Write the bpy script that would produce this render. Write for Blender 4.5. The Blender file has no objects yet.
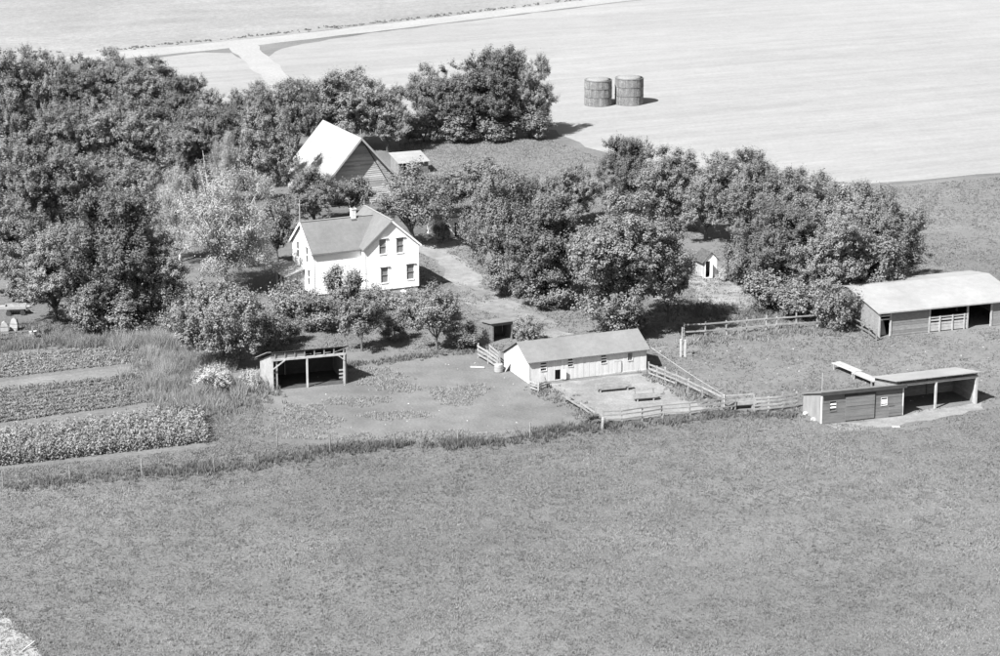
import bpy, math, random
import numpy as np
from mathutils import Vector
from mathutils.geometry import tessellate_polygon
R = math.radians
scene = bpy.context.scene
col = scene.collection

# ------------------------------------------------------------------ camera, sky, sun, exposure
FPX, PITCH, CAMH = 2500.0, R(15.6), 66.0            # focal length in photo pixels (1000 wide), tilt, height
cd = bpy.data.cameras.new('camera'); cam = bpy.data.objects.new('camera', cd); col.objects.link(cam)
cam.location = (0, 0, CAMH); cam.rotation_euler = (R(90)-PITCH, 0, 0)
cd.sensor_width = 36.0; cd.lens = FPX/1000*36; cd.clip_start = 1; cd.clip_end = 9000
scene.camera = cam
SUN_EL = R(47); SUN_TO = Vector((-0.66*math.cos(SUN_EL), -0.75*math.cos(SUN_EL), math.sin(SUN_EL))).normalized()
w = bpy.data.worlds.new('World'); scene.world = w; w.use_nodes = True
nt = w.node_tree; nt.nodes.clear()
sky = nt.nodes.new('ShaderNodeTexSky'); sky.sky_type = 'NISHITA'; sky.sun_disc = False
sky.sun_elevation = SUN_EL; sky.sun_rotation = math.atan2(SUN_TO.x, SUN_TO.y)
bw = nt.nodes.new('ShaderNodeRGBToBW'); bg = nt.nodes.new('ShaderNodeBackground'); out = nt.nodes.new('ShaderNodeOutputWorld')
nt.links.new(sky.outputs[0], bw.inputs[0]); nt.links.new(bw.outputs[0], bg.inputs[0]); nt.links.new(bg.outputs[0], out.inputs[0])
bg.inputs[1].default_value = 0.06
sl = bpy.data.lights.new('sun', 'SUN'); sl.energy = 4.6; sl.angle = R(0.53); sl.color = (1, 1, 1)
so = bpy.data.objects.new('sun', sl); col.objects.link(so); so.location = (-60, 60, 120)
so.rotation_euler = (-SUN_TO).to_track_quat('-Z', 'Y').to_euler()
vs = scene.view_settings; vs.view_transform = 'Standard'; vs.look = 'None'; vs.exposure = 1.64; vs.gamma = 1.0
vs.use_curve_mapping = False

# ------------------------------------------------------------------ pixel -> ground
cP, sP = math.cos(PITCH), math.sin(PITCH)
def G(x, y, z=0.0):
    a = (x-500)/FPX; b = (328-y)/FPX
    t = (z-CAMH)/(-sP+b*cP)
    return Vector((a*t, (cP+b*sP)*t, z))
def GA(x, y):                                        # world ground -> photo pixel (arrays)
    dep = y*cP+CAMH*sP; up = y*sP-CAMH*cP
    return 500+FPX*x/dep, 328-FPX*up/dep
def pxm(y):                                          # photo pixels per metre at a ground row
    p = G(500, y); return FPX/(p.y*cP+CAMH*sP)
def inside(px, py, poly):
    r = np.zeros(len(px), bool); n = len(poly)
    for i in range(n):
        x0, y0 = poly[i]; x1, y1 = poly[(i+1) % n]
        if y0 == y1: continue
        c = ((y0 > py) != (y1 > py)) & (px < (x1-x0)*(py-y0)/(y1-y0)+x0)
        r ^= c
    return r

# ------------------------------------------------------------------ materials (monochrome film: everything is grey)
def val_noise(N, L, vec, scale, lo, hi, detail=3.0, a=0.3, b=0.7, rough=.55):
    n = N.new('ShaderNodeTexNoise'); n.inputs['Scale'].default_value = scale; n.inputs['Detail'].default_value = detail
    n.inputs['Roughness'].default_value = rough
    L.new(vec, n.inputs['Vector'])
    m = N.new('ShaderNodeMapRange'); m.inputs[1].default_value = a; m.inputs[2].default_value = b
    m.inputs[3].default_value = lo; m.inputs[4].default_value = hi
    L.new(n.outputs['Fac'], m.inputs[0]); return m.outputs[0], n.outputs['Fac']
def mul(N, L, a, b):
    m = N.new('ShaderNodeMath'); m.operation = 'MULTIPLY'
    for i, v in enumerate((a, b)):
        if isinstance(v, (int, float)): m.inputs[i].default_value = v
        else: L.new(v, m.inputs[i])
    return m.outputs[0]
def mat(name, base, rough=0.9, noises=((1.5, .15),), stretch=(1, 1, 1), bump=None, world=False, tone=True, transl=0.0,
        spec=0.2, metal=0.0, wave=None, rotz=0.0, streaks=()):
    m = bpy.data.materials.new(name); m.use_nodes = True
    N, L = m.node_tree.nodes, m.node_tree.links
    bs = N['Principled BSDF']; bs.inputs['Roughness'].default_value = rough
    bs.inputs['Specular IOR Level'].default_value = spec; bs.inputs['Metallic'].default_value = metal
    if world:
        g = N.new('ShaderNodeNewGeometry'); src = g.outputs['Position']
    else:
        g = N.new('ShaderNodeTexCoord'); src = g.outputs['Object']
    mp = N.new('ShaderNodeMapping'); mp.inputs['Scale'].default_value = stretch; mp.inputs['Rotation'].default_value = (0, 0, rotz)
    L.new(src, mp.inputs[0]); vec = mp.outputs[0]
    v = None; raw = None
    for sc, am in noises:
        o, raw = val_noise(N, L, vec, sc, 1-am, 1+am)
        v = o if v is None else mul(N, L, v, o)
    for sc, am, rz_, sx in streaks:                  # long faint streaks along one ground direction
        m1 = N.new('ShaderNodeMapping'); m1.inputs['Rotation'].default_value = (0, 0, rz_); L.new(src, m1.inputs[0])
        m2 = N.new('ShaderNodeMapping'); m2.inputs['Scale'].default_value = (sx, 1, 1); L.new(m1.outputs[0], m2.inputs[0])
        o, _ = val_noise(N, L, m2.outputs[0], sc, 1-am, 1+am, 4.0)
        v = o if v is None else mul(N, L, v, o)
    if wave:
        wv = N.new('ShaderNodeTexWave'); wv.wave_type = 'BANDS'; wv.bands_direction = wave[3] if len(wave) > 3 else 'Y'
        wv.inputs['Scale'].default_value = wave[0]; wv.inputs['Distortion'].default_value = wave[2]; wv.inputs['Detail'].default_value = 3
        L.new(vec, wv.inputs[0])
        mr = N.new('ShaderNodeMapRange'); mr.inputs[3].default_value = 1-wave[1]; mr.inputs[4].default_value = 1+wave[1]
        L.new(wv.outputs['Fac'], mr.inputs[0]); v = mul(N, L, v, mr.outputs[0]) if v is not None else mr.outputs[0]
    if tone:
        at = N.new('ShaderNodeAttribute'); at.attribute_name = 'tone'
        v = mul(N, L, v, at.outputs['Fac']) if v is not None else at.outputs['Fac']
    v = mul(N, L, v if v is not None else 1.0, base)
    cc = N.new('ShaderNodeCombineColor')
    for i in range(3): L.new(v, cc.inputs[i])
    L.new(cc.outputs[0], bs.inputs['Base Color'])
    if bump:
        b = N.new('ShaderNodeBump'); b.inputs['Strength'].default_value = bump[1]; b.inputs['Distance'].default_value = bump[2]
        if len(bump) > 3:
            wv = N.new('ShaderNodeTexWave'); wv.wave_type = 'BANDS'; wv.bands_direction = bump[3]
            wv.inputs['Scale'].default_value = bump[0]; L.new(vec, wv.inputs[0]); h = wv.outputs['Fac']
        else:
            n2 = N.new('ShaderNodeTexNoise'); n2.inputs['Scale'].default_value = bump[0]; n2.inputs['Detail'].default_value = 4
            L.new(vec, n2.inputs['Vector']); h = n2.outputs['Fac']
        L.new(h, b.inputs['Height']); L.new(b.outputs[0], bs.inputs['Normal'])
    if transl:
        tr = N.new('ShaderNodeBsdfTranslucent'); L.new(cc.outputs[0], tr.inputs[0])
        mx = N.new('ShaderNodeMixShader'); mx.inputs[0].default_value = transl
        L.new(bs.outputs[0], mx.inputs[1]); L.new(tr.outputs[0], mx.inputs[2])
        L.new(mx.outputs[0], N['Material Output'].inputs[0])
    return m
M = {}
M['pasture'] = mat('pasture_turf', .108, noises=((.03, .16), (.11, .1), (.9, .07), (5.0, .1)), bump=(3.2, .8, .16), world=True, tone=False, streaks=((.25, .1, R(-24), .25), (1.1, .09, R(-24), .3)))
M['yard'] = mat('worn_grass', .118, noises=((.1, .16), (.5, .1), (3.5, .12)), bump=(3.0, .7, .12), world=True, tone=False)
M['corral'] = mat('trodden_earth', .11, noises=((.1, .2), (.45, .14), (5.0, .14)), bump=(3.0, .6, .12), world=True, tone=False)
M['pen'] = mat('dry_pen_earth', .17, noises=((.2, .16), (.9, .16), (5.0, .16)), bump=(3.0, .5, .12), world=True, tone=False)
M['stubble'] = mat('pale_stubble', .205, noises=((.02, .05), (1.6, .07), (.3, .04)), bump=(2.5, .3, .08), world=True, tone=False, streaks=((.1, .06, R(-24), .08), (.3, .07, R(-24), .06), (.9, .06, R(-24), .12)))
M['meadow'] = mat('meadow_turf', .12, noises=((.05, .12), (.3, .08), (3, .1)), bump=(3.0, .6, .12), world=True, tone=False, streaks=((.3, .1, R(-20), .25),))
M['far_field'] = mat('far_pasture', .18, noises=((.02, .08), (.1, .08), (.9, .13), (2.5, .1)), bump=(2.4, .5, .12), world=True, tone=False, streaks=((.2, .08, R(-24), .2),))
M['gravel'] = mat('gravel_road', .23, noises=((.15, .07), (2.0, .1)), bump=(6.0, .3, .04), world=True, tone=False)
M['drive'] = mat('dusty_drive', .175, noises=((.25, .2), (1.2, .16), (5.0, .12)), bump=(5.0, .4, .05), world=True, tone=False)
M['worn'] = mat('worn_ground', .145, noises=((.25, .2), (1.0, .16), (5.0, .12)), bump=(5.0, .4, .05), world=True, tone=False)
M['soil'] = mat('garden_soil', .11, noises=((.3, .15), (2.5, .2)), bump=(3.0, .6, .1), world=True, tone=False)
M['soil_pale'] = mat('dry_garden_soil', .13, noises=((.3, .15), (2.5, .2)), bump=(3.0, .6, .1), world=True, tone=False)
M['leaf'] = mat('broad_leaf', .165, rough=.7, noises=(), transl=.24, spec=.15)
M['leaf_light'] = mat('light_leaf', .2, rough=.7, noises=(), transl=.24, spec=.15)
M['leaf_dark'] = mat('dark_leaf', .125, rough=.7, noises=(), transl=.28, spec=.15)
M['leaf_pale'] = mat('silver_leaf', .28, rough=.7, noises=(), transl=.25, spec=.15)
M['leaf_mid'] = mat('grey_leaf', .19, rough=.7, noises=(), transl=.25, spec=.15)
M['blossom'] = mat('pale_bloom', .34, rough=.8, noises=(), transl=.2)
M['grass'] = mat('grass_blade', .15, rough=.9, noises=(), transl=.3, spec=.1)
M['bark'] = mat('dark_bark', .09, noises=((6, .3),), bump=(8, .5, .04), tone=False)
M['bark_pale'] = mat('pale_bark', .33, noises=((3, .25),), bump=(6, .4, .03), tone=False)
M['white'] = mat('white_house_paint', .74, rough=.6, noises=((2.5, .04), (18, .04)))
M['shingle'] = mat('grey_shingle', .125, noises=((.4, .1), (2.5, .08), (12, .1)), bump=(7, .35, .02, 'Z'))
M['shingle_edge'] = mat('flared_shingle', .145, noises=((.8, .08), (9, .12)))
M['roll_roof'] = mat('felt_roof', .14, noises=((.35, .12), (2.2, .08), (10, .08)), bump=(10, .2, .01))
M['tin'] = mat('sheet_metal_roof', .235, rough=.5, noises=((.3, .1), (1.5, .07), (8, .05)), bump=(2.6, .45, .02, 'X'), spec=.4)
M['barn_tin'] = mat('pale_barn_roof', .225, rough=.6, noises=((.25, .1), (2, .07), (9, .06)))
M['board_old'] = mat('weathered_board', .17, noises=((2.2, .2), (14, .15)), stretch=(1, 1, 4))
M['board_dark'] = mat('dark_siding', .125, noises=((1.2, .16), (12, .12)), stretch=(.5, .5, 3))
M['board_pale'] = mat('pale_board', .27, noises=((2.5, .16), (15, .1)), stretch=(1, 1, 1))
M['coop'] = mat('whitewashed_board', .44, noises=((1.0, .07), (9, .06)), stretch=(2, 2, .6))
M['board_mid'] = mat('grey_painted_board', .19, noises=((1.2, .12), (12, .1)), stretch=(2, 2, .6))
M['board_barn'] = mat('barn_board', .31, noises=((1.2, .2), (9, .15)), stretch=(.4, .4, 4))
M['fence'] = mat('weathered_fence_board', .2, noises=((2.5, .2), (15, .15)))
M['old_shingle'] = mat('mossy_shingle', .06, noises=((4, .35), (14, .2)))
M['tar'] = mat('tar_paper', .045, noises=((2, .2),))
M['dark'] = mat('dark_interior', .05, noises=((2, .2),))  # shade behind openings and inside sheds put into the colour; wire, floor too
M['pane'] = mat('window_glass', .07, rough=.15, noises=((1.5, .2),), spec=.5)
M['screen'] = mat('window_blind', .17, rough=.7, noises=((6, .1),))
M['concrete'] = mat('rough_concrete', .3, noises=((2, .2), (10, .12)), bump=(8, .3, .02))
M['brick'] = mat('pale_chimney_brick', .5, noises=((7, .14),), bump=(9, .3, .02))
M['crib'] = mat('slatted_crib_wall', .19, noises=((1.6, .25), (5, .3)))
M['corn'] = mat('heaped_corn', .175, noises=((4, .15), (16, .15)), bump=(12, .5, .05))
M['steel'] = mat('pale_sheet_steel', .25, rough=.5, noises=((3, .15),), spec=.4)
M['rubber'] = mat('old_rubber', .04, noises=((3, .2),))

# ------------------------------------------------------------------ object helpers
rng = random.Random(7)
def tag(o, label=None, cat=None, group=None, kind=None):
    if label: o['label'] = label
    if cat: o['category'] = cat
    if group: o['group'] = group
    if kind: o['kind'] = kind
    return o
def mesh_np(name, V, F, tone=None, smooth=False):
    V = np.asarray(V, np.float32); F = np.asarray(F, np.int32)
    me = bpy.data.meshes.new(name); k = F.shape[1]
    me.vertices.add(len(V)); me.vertices.foreach_set('co', V.ravel())
    me.loops.add(F.size); me.loops.foreach_set('vertex_index', F.ravel())
    me.polygons.add(len(F)); me.polygons.foreach_set('loop_start', np.arange(len(F), dtype=np.int32)*k)
    if tone is not None:
        a = me.attributes.new('tone', 'FLOAT', 'POINT'); a.data.foreach_set('value', np.asarray(tone, np.float32))
    me.update(calc_edges=True); me.validate()
    if smooth: me.polygons.foreach_set('use_smooth', np.ones(len(F), bool))
    return me
def link(name, me, material, parent=None):
    if material and not me.materials: me.materials.append(material)
    o = bpy.data.objects.new(name, me); col.objects.link(o)
    if parent is not None: o.parent = parent
    return o
def empty(name, loc, rz=0.0):
    o = bpy.data.objects.new(name, None); o.empty_display_size = .3
    col.objects.link(o); o.location = loc; o.rotation_euler = (0, 0, rz); return o

class MB:
    def __init__(s): s.v = []; s.f = []; s.t = []
    def hexa(s, p, tone=None):                       # p: 4 bottom corners then 4 top corners (same winding)
        b = len(s.v); t = tone if tone is not None else rng.uniform(.86, 1.14)
        s.v += [tuple(q) for q in p]; s.t += [t]*8
        s.f += [(b, b+3, b+2, b+1), (b+4, b+5, b+6, b+7), (b, b+1, b+5, b+4), (b+1, b+2, b+6, b+5), (b+2, b+3, b+7, b+6), (b+3, b, b+4, b+7)]; return s
    def box(s, x0, x1, y0, y1, z0, z1, tone=None):
        s.hexa([(x0, y0, z0), (x1, y0, z0), (x1, y1, z0), (x0, y1, z0), (x0, y0, z1), (x1, y0, z1), (x1, y1, z1), (x0, y1, z1)], tone); return s
    def beam(s, p, q, w, h, tone=None, up=(0, 0, 1)):
        p, q = Vector(p), Vector(q); d = (q-p).normalized(); u = Vector(up)
        if abs(d.dot(u)) > .95: u = Vector((0, 1, 0))
        a = d.cross(u).normalized()*w/2; c = a.cross(d).normalized()*h/2
        s.hexa([p-a-c, p+a-c, q+a-c, q-a-c, p-a+c, p+a+c, q+a+c, q-a+c], tone); return s
    def tube(s, pts, rad, n=7, tone=1.0, caps=True):
        pts = [Vector(p) for p in pts]; rs = rad if isinstance(rad, (list, tuple)) else [rad]*len(pts)
        rings = []
        for i, p in enumerate(pts):
            d = (pts[min(i+1, len(pts)-1)]-pts[max(i-1, 0)]).normalized()
            a = d.cross(Vector((.13, .97, .2))).normalized() if abs(d.y) < .9 else d.cross(Vector((1, 0, .1))).normalized()
            c = d.cross(a); b = len(s.v); rings.append(b)
            for k in range(n):
                an = 2*math.pi*k/n; s.v.append(tuple(p+(a*math.cos(an)+c*math.sin(an))*rs[i])); s.t.append(tone)
        for i in range(len(rings)-1):
            for k in range(n):
                s.f.append((rings[i]+k, rings[i]+(k+1) % n, rings[i+1]+(k+1) % n, rings[i+1]+k))
        if caps:
            s.f.append(tuple(rings[0]+k for k in range(n))[::-1]); s.f.append(tuple(rings[-1]+k for k in range(n)))
        return s
    def slab(s, quad, th, tone=None):                # a roof slab: 4 top corners, thickness straight down
        q = [Vector(p) for p in quad]; s.hexa([p-Vector((0, 0, th)) for p in q]+q, tone); return s
    def build(s, name, material, parent=None, smooth=False):
        me = bpy.data.meshes.new(name); me.from_pydata(s.v, [], s.f)
        a = me.attributes.new('tone', 'FLOAT', 'POINT'); a.data.foreach_set('value', np.asarray(s.t, np.float32))
        me.update()
        if smooth: me.polygons.foreach_set('use_smooth', np.ones(len(s.f), bool))
        return link(name, me, material, parent)

def siding(mb, Mp, u_lo, u_hi, z0, z1, pitch, th=.03, holes=(), breaks=(), jit=.006, lap=.012, tr=.1):
    """horizontal boards; u_lo/u_hi are functions of z; Mp(u, n, z) -> local xyz"""
    n = max(1, round((z1-z0)/pitch)); ph = (z1-z0)/n
    zs = sorted(set([round(z0+i*ph, 4) for i in range(n+1)]+[round(z, 4) for h in holes for z in h[2:4] if z0 < z < z1]+[round(b, 4) for b in breaks if z0 < b < z1]))
    tones = [rng.uniform(1-tr, 1+tr) for _ in range(n+1)]; offs = [rng.uniform(-jit, jit) for _ in range(n+1)]
    for a, b in zip(zs[:-1], zs[1:]):
        if b-a < .004: continue
        mid = (a+b)/2; r = min(n-1, int((mid-z0)/ph)); t = tones[r]; o = offs[r]
        cuts = sorted((h[0], h[1]) for h in holes if h[2]-1e-4 <= mid <= h[3]+1e-4)
        segs = []; cur = None
        for h0, h1 in cuts:
            segs.append((cur, h0)); cur = h1
        segs.append((cur, None))
        for s0, s1 in segs:
            la = u_lo(a) if s0 is None else s0; lb = u_lo(b) if s0 is None else s0
            ha = u_hi(a) if s1 is None else s1; hb = u_hi(b) if s1 is None else s1
            if ha-la < .02 and hb-lb < .02: continue
            hb = max(hb, lb+.001); ha = max(ha, la+.001)
            g = .004
            fr = lambda z: th+o+lap*(1-(z-(z0+r*ph))/ph)
            mb.hexa([Mp(la, fr(a), a), Mp(ha, fr(a), a), Mp(ha, 0, a), Mp(la, 0, a), Mp(lb, fr(b), b-g), Mp(hb, fr(b), b-g), Mp(hb, 0, b-g), Mp(lb, 0, b-g)], t)
def vboards(mb, Mp, u0, u1, zb, zt, pitch, th=.03, holes=(), jit=.008, tr=.1):
    """vertical boards; zb/zt are functions of u"""
    n = max(1, round((u1-u0)/pitch)); pw = (u1-u0)/n
    us = sorted(set([round(u0+i*pw, 4) for i in range(n+1)]+[round(u, 4) for h in holes for u in h[0:2] if u0 < u < u1]))
    tones = [rng.uniform(1-tr, 1+tr) for _ in range(n+1)]; offs = [rng.uniform(-jit, jit) for _ in range(n+1)]
    for a, b in zip(us[:-1], us[1:]):
        if b-a < .004: continue
        mid = (a+b)/2; r = min(n-1, int((mid-u0)/pw)); f = th+offs[r]; g = .005
        cuts = sorted((h[2], h[3]) for h in holes if h[0]-1e-4 <= mid <= h[1]+1e-4)
        segs = []; cur = None
        for h0, h1 in cuts: segs.append((cur, h0)); cur = h1
        segs.append((cur, None))
        for s0, s1 in segs:
            la, lb = (zb(a), zb(b)) if s0 is None else (s0, s0)
            ha, hb = (zt(a), zt(b)) if s1 is None else (s1, s1)
            if ha-la < .02 and hb-lb < .02: continue
            mb.hexa([Mp(a, f, la), Mp(b-g, f, lb), Mp(b-g, 0, lb), Mp(a, 0, la), Mp(a, f, ha), Mp(b-g, f, hb), Mp(b-g, 0, hb), Mp(a, 0, ha)], tones[r])
# wall frames in a building's local space: x along the front, y to the back; outward normal n
def front(x0=0., y0=0.): return lambda u, n, z: (x0+u, y0-n, z)
def back(x0=0., y0=0.): return lambda u, n, z: (x0+u, y0+n, z)
def left(x0=0., y0=0.): return lambda u, n, z: (x0-n, y0+u, z)
def right(x0=0., y0=0.): return lambda u, n, z: (x0+n, y0+u, z)
K = lambda c: (lambda z: c)
def mbox(mb, Mp, u0, u1, n0, n1, z0, z1, tone=None):
    mb.hexa([Mp(u0, n1, z0), Mp(u1, n1, z0), Mp(u1, n0, z0), Mp(u0, n0, z0), Mp(u0, n1, z1), Mp(u1, n1, z1), Mp(u1, n0, z1), Mp(u0, n0, z1)], tone)
def window(parent, Mp, u0, u1, z0, z1, fw=.09, frame='white', glass='pane', bars=(.5,), vbars=(), head=False, barmat=None, inset=-.03, bh=.05, label=None):
    m = MB(); p = .055
    mbox(m, Mp, u0-fw, u0, inset, p, z0-fw, z1+fw, 1); mbox(m, Mp, u1, u1+fw, inset, p, z0-fw, z1+fw, 1)
    mbox(m, Mp, u0, u1, inset, p, z1, z1+fw, 1); mbox(m, Mp, u0, u1, inset, p+.03, z0-fw, z0, 1)
    if head: mbox(m, Mp, u0-fw-.1, u1+fw+.1, .0, p+.1, z1+fw, z1+fw+.05, 1)
    wn = m.build('window', M[frame], parent)
    g = MB(); mbox(g, Mp, u0, u1, inset-.03, inset-.005, z0, z1, 1); g.build('pane', M[glass], wn)
    for b in bars:
        k = MB(); z = z0+(z1-z0)*b; mbox(k, Mp, u0, u1, inset-.004, .03, z-bh/2, z+bh/2, 1); k.build('sash_bar', M[barmat or frame], wn)
    for b in vbars:
        k = MB(); u = u0+(u1-u0)*b; mbox(k, Mp, u-.02, u+.02, inset-.004, .026, z0, z1, 1); k.build('sash_bar', M[barmat or frame], wn)
    return wn

# ------------------------------------------------------------------ setting: ground sheets
def jitter_poly(pts, step=1.6, amp=.35, seed=1):
    r = random.Random(seed); o = []
    for i in range(len(pts)):
        a, b = Vector(pts[i][:2]), Vector(pts[(i+1) % len(pts)][:2]); L_ = (b-a).length; n = max(1, min(400, int(L_/step)))
        nr = Vector((-(b-a).y, (b-a).x))/max(L_, 1e-6); ph = r.uniform(0, 6)
        for k in range(n):
            t = k/n; d = (math.sin(t*L_*.55+ph)*.5+math.sin(t*L_*1.7+2*ph)*.3+r.uniform(-.5, .5))*amp if k else 0
            o.append(a.lerp(b, t)+nr*d)
    return o
def sheet(name, pts, z, m, amp=.35, step=1.6, seed=1, world=False):
    P = [Vector(p) for p in pts] if world else [G(*p) for p in pts]
    P = jitter_poly([(p.x, p.y) for p in P], step, amp, seed)
    P3 = [Vector((p.x, p.y, z)) for p in P]
    tri = tessellate_polygon([P3]); F = []
    for t in tri:
        a, b, c = (P3[i] for i in t)
        F.append(tuple(t) if (b-a).cross(c-a).z > 0 else tuple(t)[::-1])
    me = bpy.data.meshes.new(name); me.from_pydata([tuple(p) for p in P3], [], F); me.update()
    o = link(name, me, m); o['kind'] = 'structure'; return o
g = bpy.data.meshes.new('ground'); g.from_pydata([(-4000, -1500, 0), (4000, -1500, 0), (4000, 6000, 0), (-4000, 6000, 0)], [], [(0, 1, 2, 3)])
tag(link('ground', g, M['pasture']), kind='structure')
ROADL = [(-420, 107), (90, 62), (250, 46), (400, 28.5), (600, 4), (1000, -42)]
ROADU = [(1000, -49), (600, -2), (400, 22), (250, 39), (90, 54.5), (-420, 98)]
far = [G(x, y) for x, y in ROADU[::-1]]
sheet('far_field', [tuple(p) for p in far]+[(330, 1500, 0), (-900, 1500, 0), (-500, 330, 0)], .004, M['far_field'], .5, 4, 3, world=True)
stub = [G(*p) for p in [(266, 58), (282, 48.5), (330, 39), (400, 29.5), (600, 4.8), (1000, -41)]]+[Vector((700, 820, 0)), Vector((700, 560, 0))]+\
       [G(*p) for p in [(1300, 150), (1000, 173), (935, 178.5), (870, 183.5), (760, 178), (690, 172), (640, 164), (612, 154), (585, 147), (556, 130), (530, 128), (420, 118), (340, 100), (298, 84)]]
sheet('stubble_field', [tuple(p) for p in stub], .006, M['stubble'], .5, 3, 5, world=True)
sheet('small_field', [(155, 58), (200, 52.5), (232, 53), (262, 74), (275, 90), (215, 112), (120, 100)], .006, M['stubble'], .6, 3, 8)
sheet('road', ROADL+ROADU, .012, M['gravel'], .25, 3, 2)
sheet('lane', [(228, 46), (256, 43.5), (268, 56), (299, 86), (312, 110), (296, 112), (272, 88), (246, 62)], .016, M['gravel'], .4, 3, 4)
sheet('farmyard', [(395, 236), (470, 232), (560, 300), (700, 280), (760, 290), (800, 330), (690, 345), (650, 345), (500, 350), (380, 352), (268, 352), (262, 330), (330, 325), (440, 292), (430, 262)], .006, M['yard'], .5, 2, 6)
sheet('corral', [(246, 372), (345, 352), (500, 352), (529, 381), (566, 402), (600, 427), (560, 434), (430, 446), (330, 448), (262, 438)], .010, M['corral'], .5, 1.6, 7)
sheet('cattle_yard', [(650, 348), (690, 340), (860, 326), (1150, 300), (1150, 385), (985, 410), (905, 424), (800, 416), (735, 410), (722, 403)], .010, M['yard'], .5, 2, 17)
sheet('pen_floor', [(529, 385), (649, 373), (664, 377), (704, 396), (722, 404), (700, 410), (605, 422), (596, 416), (566, 398), (548, 390)], .015, M['pen'], .4, 1.2, 9)
sheet('driveway', [(402, 246), (420, 241), (466, 240), (470, 246), (446, 252), (468, 262), (482, 277), (478, 287), (458, 284), (446, 280), (441, 266), (432, 258), (418, 252)], .012, M['drive'], .4, 1.0, 10)
sheet('worn_track', [(452, 282), (480, 284), (512, 300), (548, 318), (575, 334), (552, 340), (524, 330), (486, 312), (462, 296)], .010, M['worn'], 1.0, 1.2, 19)
sheet('shed_apron', [(826, 425), (900, 416), (936, 408), (982, 402), (984, 410), (950, 416), (900, 426), (842, 431)], .014, M['pen'], .4, 1.0, 12)
sheet('path', [(686, 279), (722, 276), (734, 284), (768, 300), (742, 313), (706, 310), (694, 292)], .012, M['drive'], .4, 1.0, 13)
sheet('garden', [(-160, 352), (130, 344), (160, 360), (176, 392), (212, 416), (214, 448), (120, 462), (-160, 486)], .008, M['soil'], .3, 1.4, 14)
sheet('garden_path', [(-160, 397), (0, 382), (142, 365), (150, 370), (142, 374), (0, 389), (-160, 404)], .012, M['soil_pale'], .12, 1.4, 15)
sheet('dirt_track', [(-60, 575), (0, 610), (16, 627), (34, 642), (46, 664), (40, 720), (-120, 720)], .01, M['gravel'], .14, 1.0, 16)
sheet('pond_side_grass', [(868, 187), (1150, 160), (1150, 330), (1000, 300), (880, 312), (760, 300), (640, 240), (420, 180), (410, 142), (540, 138), (600, 158), (690, 176)], .004, M['meadow'], .5, 2, 18).name = 'rough_grass'

# ------------------------------------------------------------------ vegetation
def crown_mesh(name, seed, rx, rz, zc, nl, leaves, ls, lobe=(.26, .42), zmin=.6, droop=0., fill=.9, shell=(.35, .92), per=26, clump=1.5):
    r = np.random.RandomState(seed)
    C = []; RR = []
    for i in range(nl):
        for _ in range(30):
            d = r.normal(size=3); d /= np.linalg.norm(d); d[2] = d[2]*.9+.12
            h_ = math.hypot(d[0], d[1])
            if d[2] < 0 and h_ < .85: d[:2] *= min(1.7, .85/max(h_, .05))
            rad = r.uniform(*shell)**.8
            c = np.array([d[0]*rx*rad, d[1]*rx*rad, zc+d[2]*rz*rad])
            if c[2] > zmin: break
        C.append(c); RR.append(rx*r.uniform(*lobe)*(1.1-.25*rad))
    C = np.array(C); RR = np.array(RR)
    wgt = RR**2; nt_ = max(20, leaves//per); kt = r.choice(nl, nt_, p=wgt/wgt.sum())
    dt = r.normal(size=(nt_, 3)); dt[:, 2] += .3; dt /= np.linalg.norm(dt, axis=1)[:, None]
    rt = RR[kt]*(.6+.45*r.rand(nt_)**.6); sp = r.rand(nt_) < .08; rt[sp] *= r.uniform(1.05, 1.4, sp.sum())
    T = C[kt]+dt*rt[:, None]*np.array([1, 1, .85])
    keep = T[:, 2] > zmin*.5
    for j in range(nl):
        q = np.linalg.norm((T-C[j])/np.array([1, 1, .85]), axis=1)
        keep &= ~((q < RR[j]*.5) & (kt != j) & (r.rand(nt_) < fill))
    T, dt, kt = T[keep], dt[keep], kt[keep]; nt_ = len(T)
    ti = np.repeat(np.arange(nt_), per); m_ = len(ti); sg = ls*clump
    up = dt*.8+np.array([0, 0, .45]); al = r.normal(0, sg*1.5, m_)
    P = T[ti]+r.normal(0, sg*.8, (m_, 3))+up[ti]*al[:, None]
    k2 = P[:, 2] > .06; P = P[k2]; ti = ti[k2]; d = dt[ti]; n = len(P); kk = kt[ti]
    gd = P-np.array([0, 0, zc]); gd /= np.linalg.norm(gd, axis=1)[:, None]+1e-6
    od = P-T[ti]; od /= np.linalg.norm(od, axis=1)[:, None]+1e-6
    nrm = od*.7+gd*.3+r.normal(size=(n, 3))*.36+np.array([0, 0, .28]); nrm /= np.linalg.norm(nrm, axis=1)[:, None]
    tmp = r.normal(size=(n, 3)); tmp[:, 2] -= droop
    a = tmp-nrm*(tmp*nrm).sum(1)[:, None]; a /= np.linalg.norm(a, axis=1)[:, None]
    b = np.cross(nrm, a); s = ls*r.uniform(.6, 1.25, n)[:, None]
    V = np.stack([P-a*s, P-b*s*.55+nrm*s*.12, P+a*s, P+b*s*.55+nrm*s*.12], 1).reshape(-1, 3)
    F = np.arange(n*4).reshape(n, 4)
    lt = r.uniform(.88, 1.12, nl); tt = r.uniform(.8, 1.2, nt_)
    tone = np.repeat(np.clip(r.normal(1, .12, n)*lt[kk]*tt[ti], .5, 1.6), 4)
    return mesh_np(name, V, F, tone), C, RR
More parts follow.
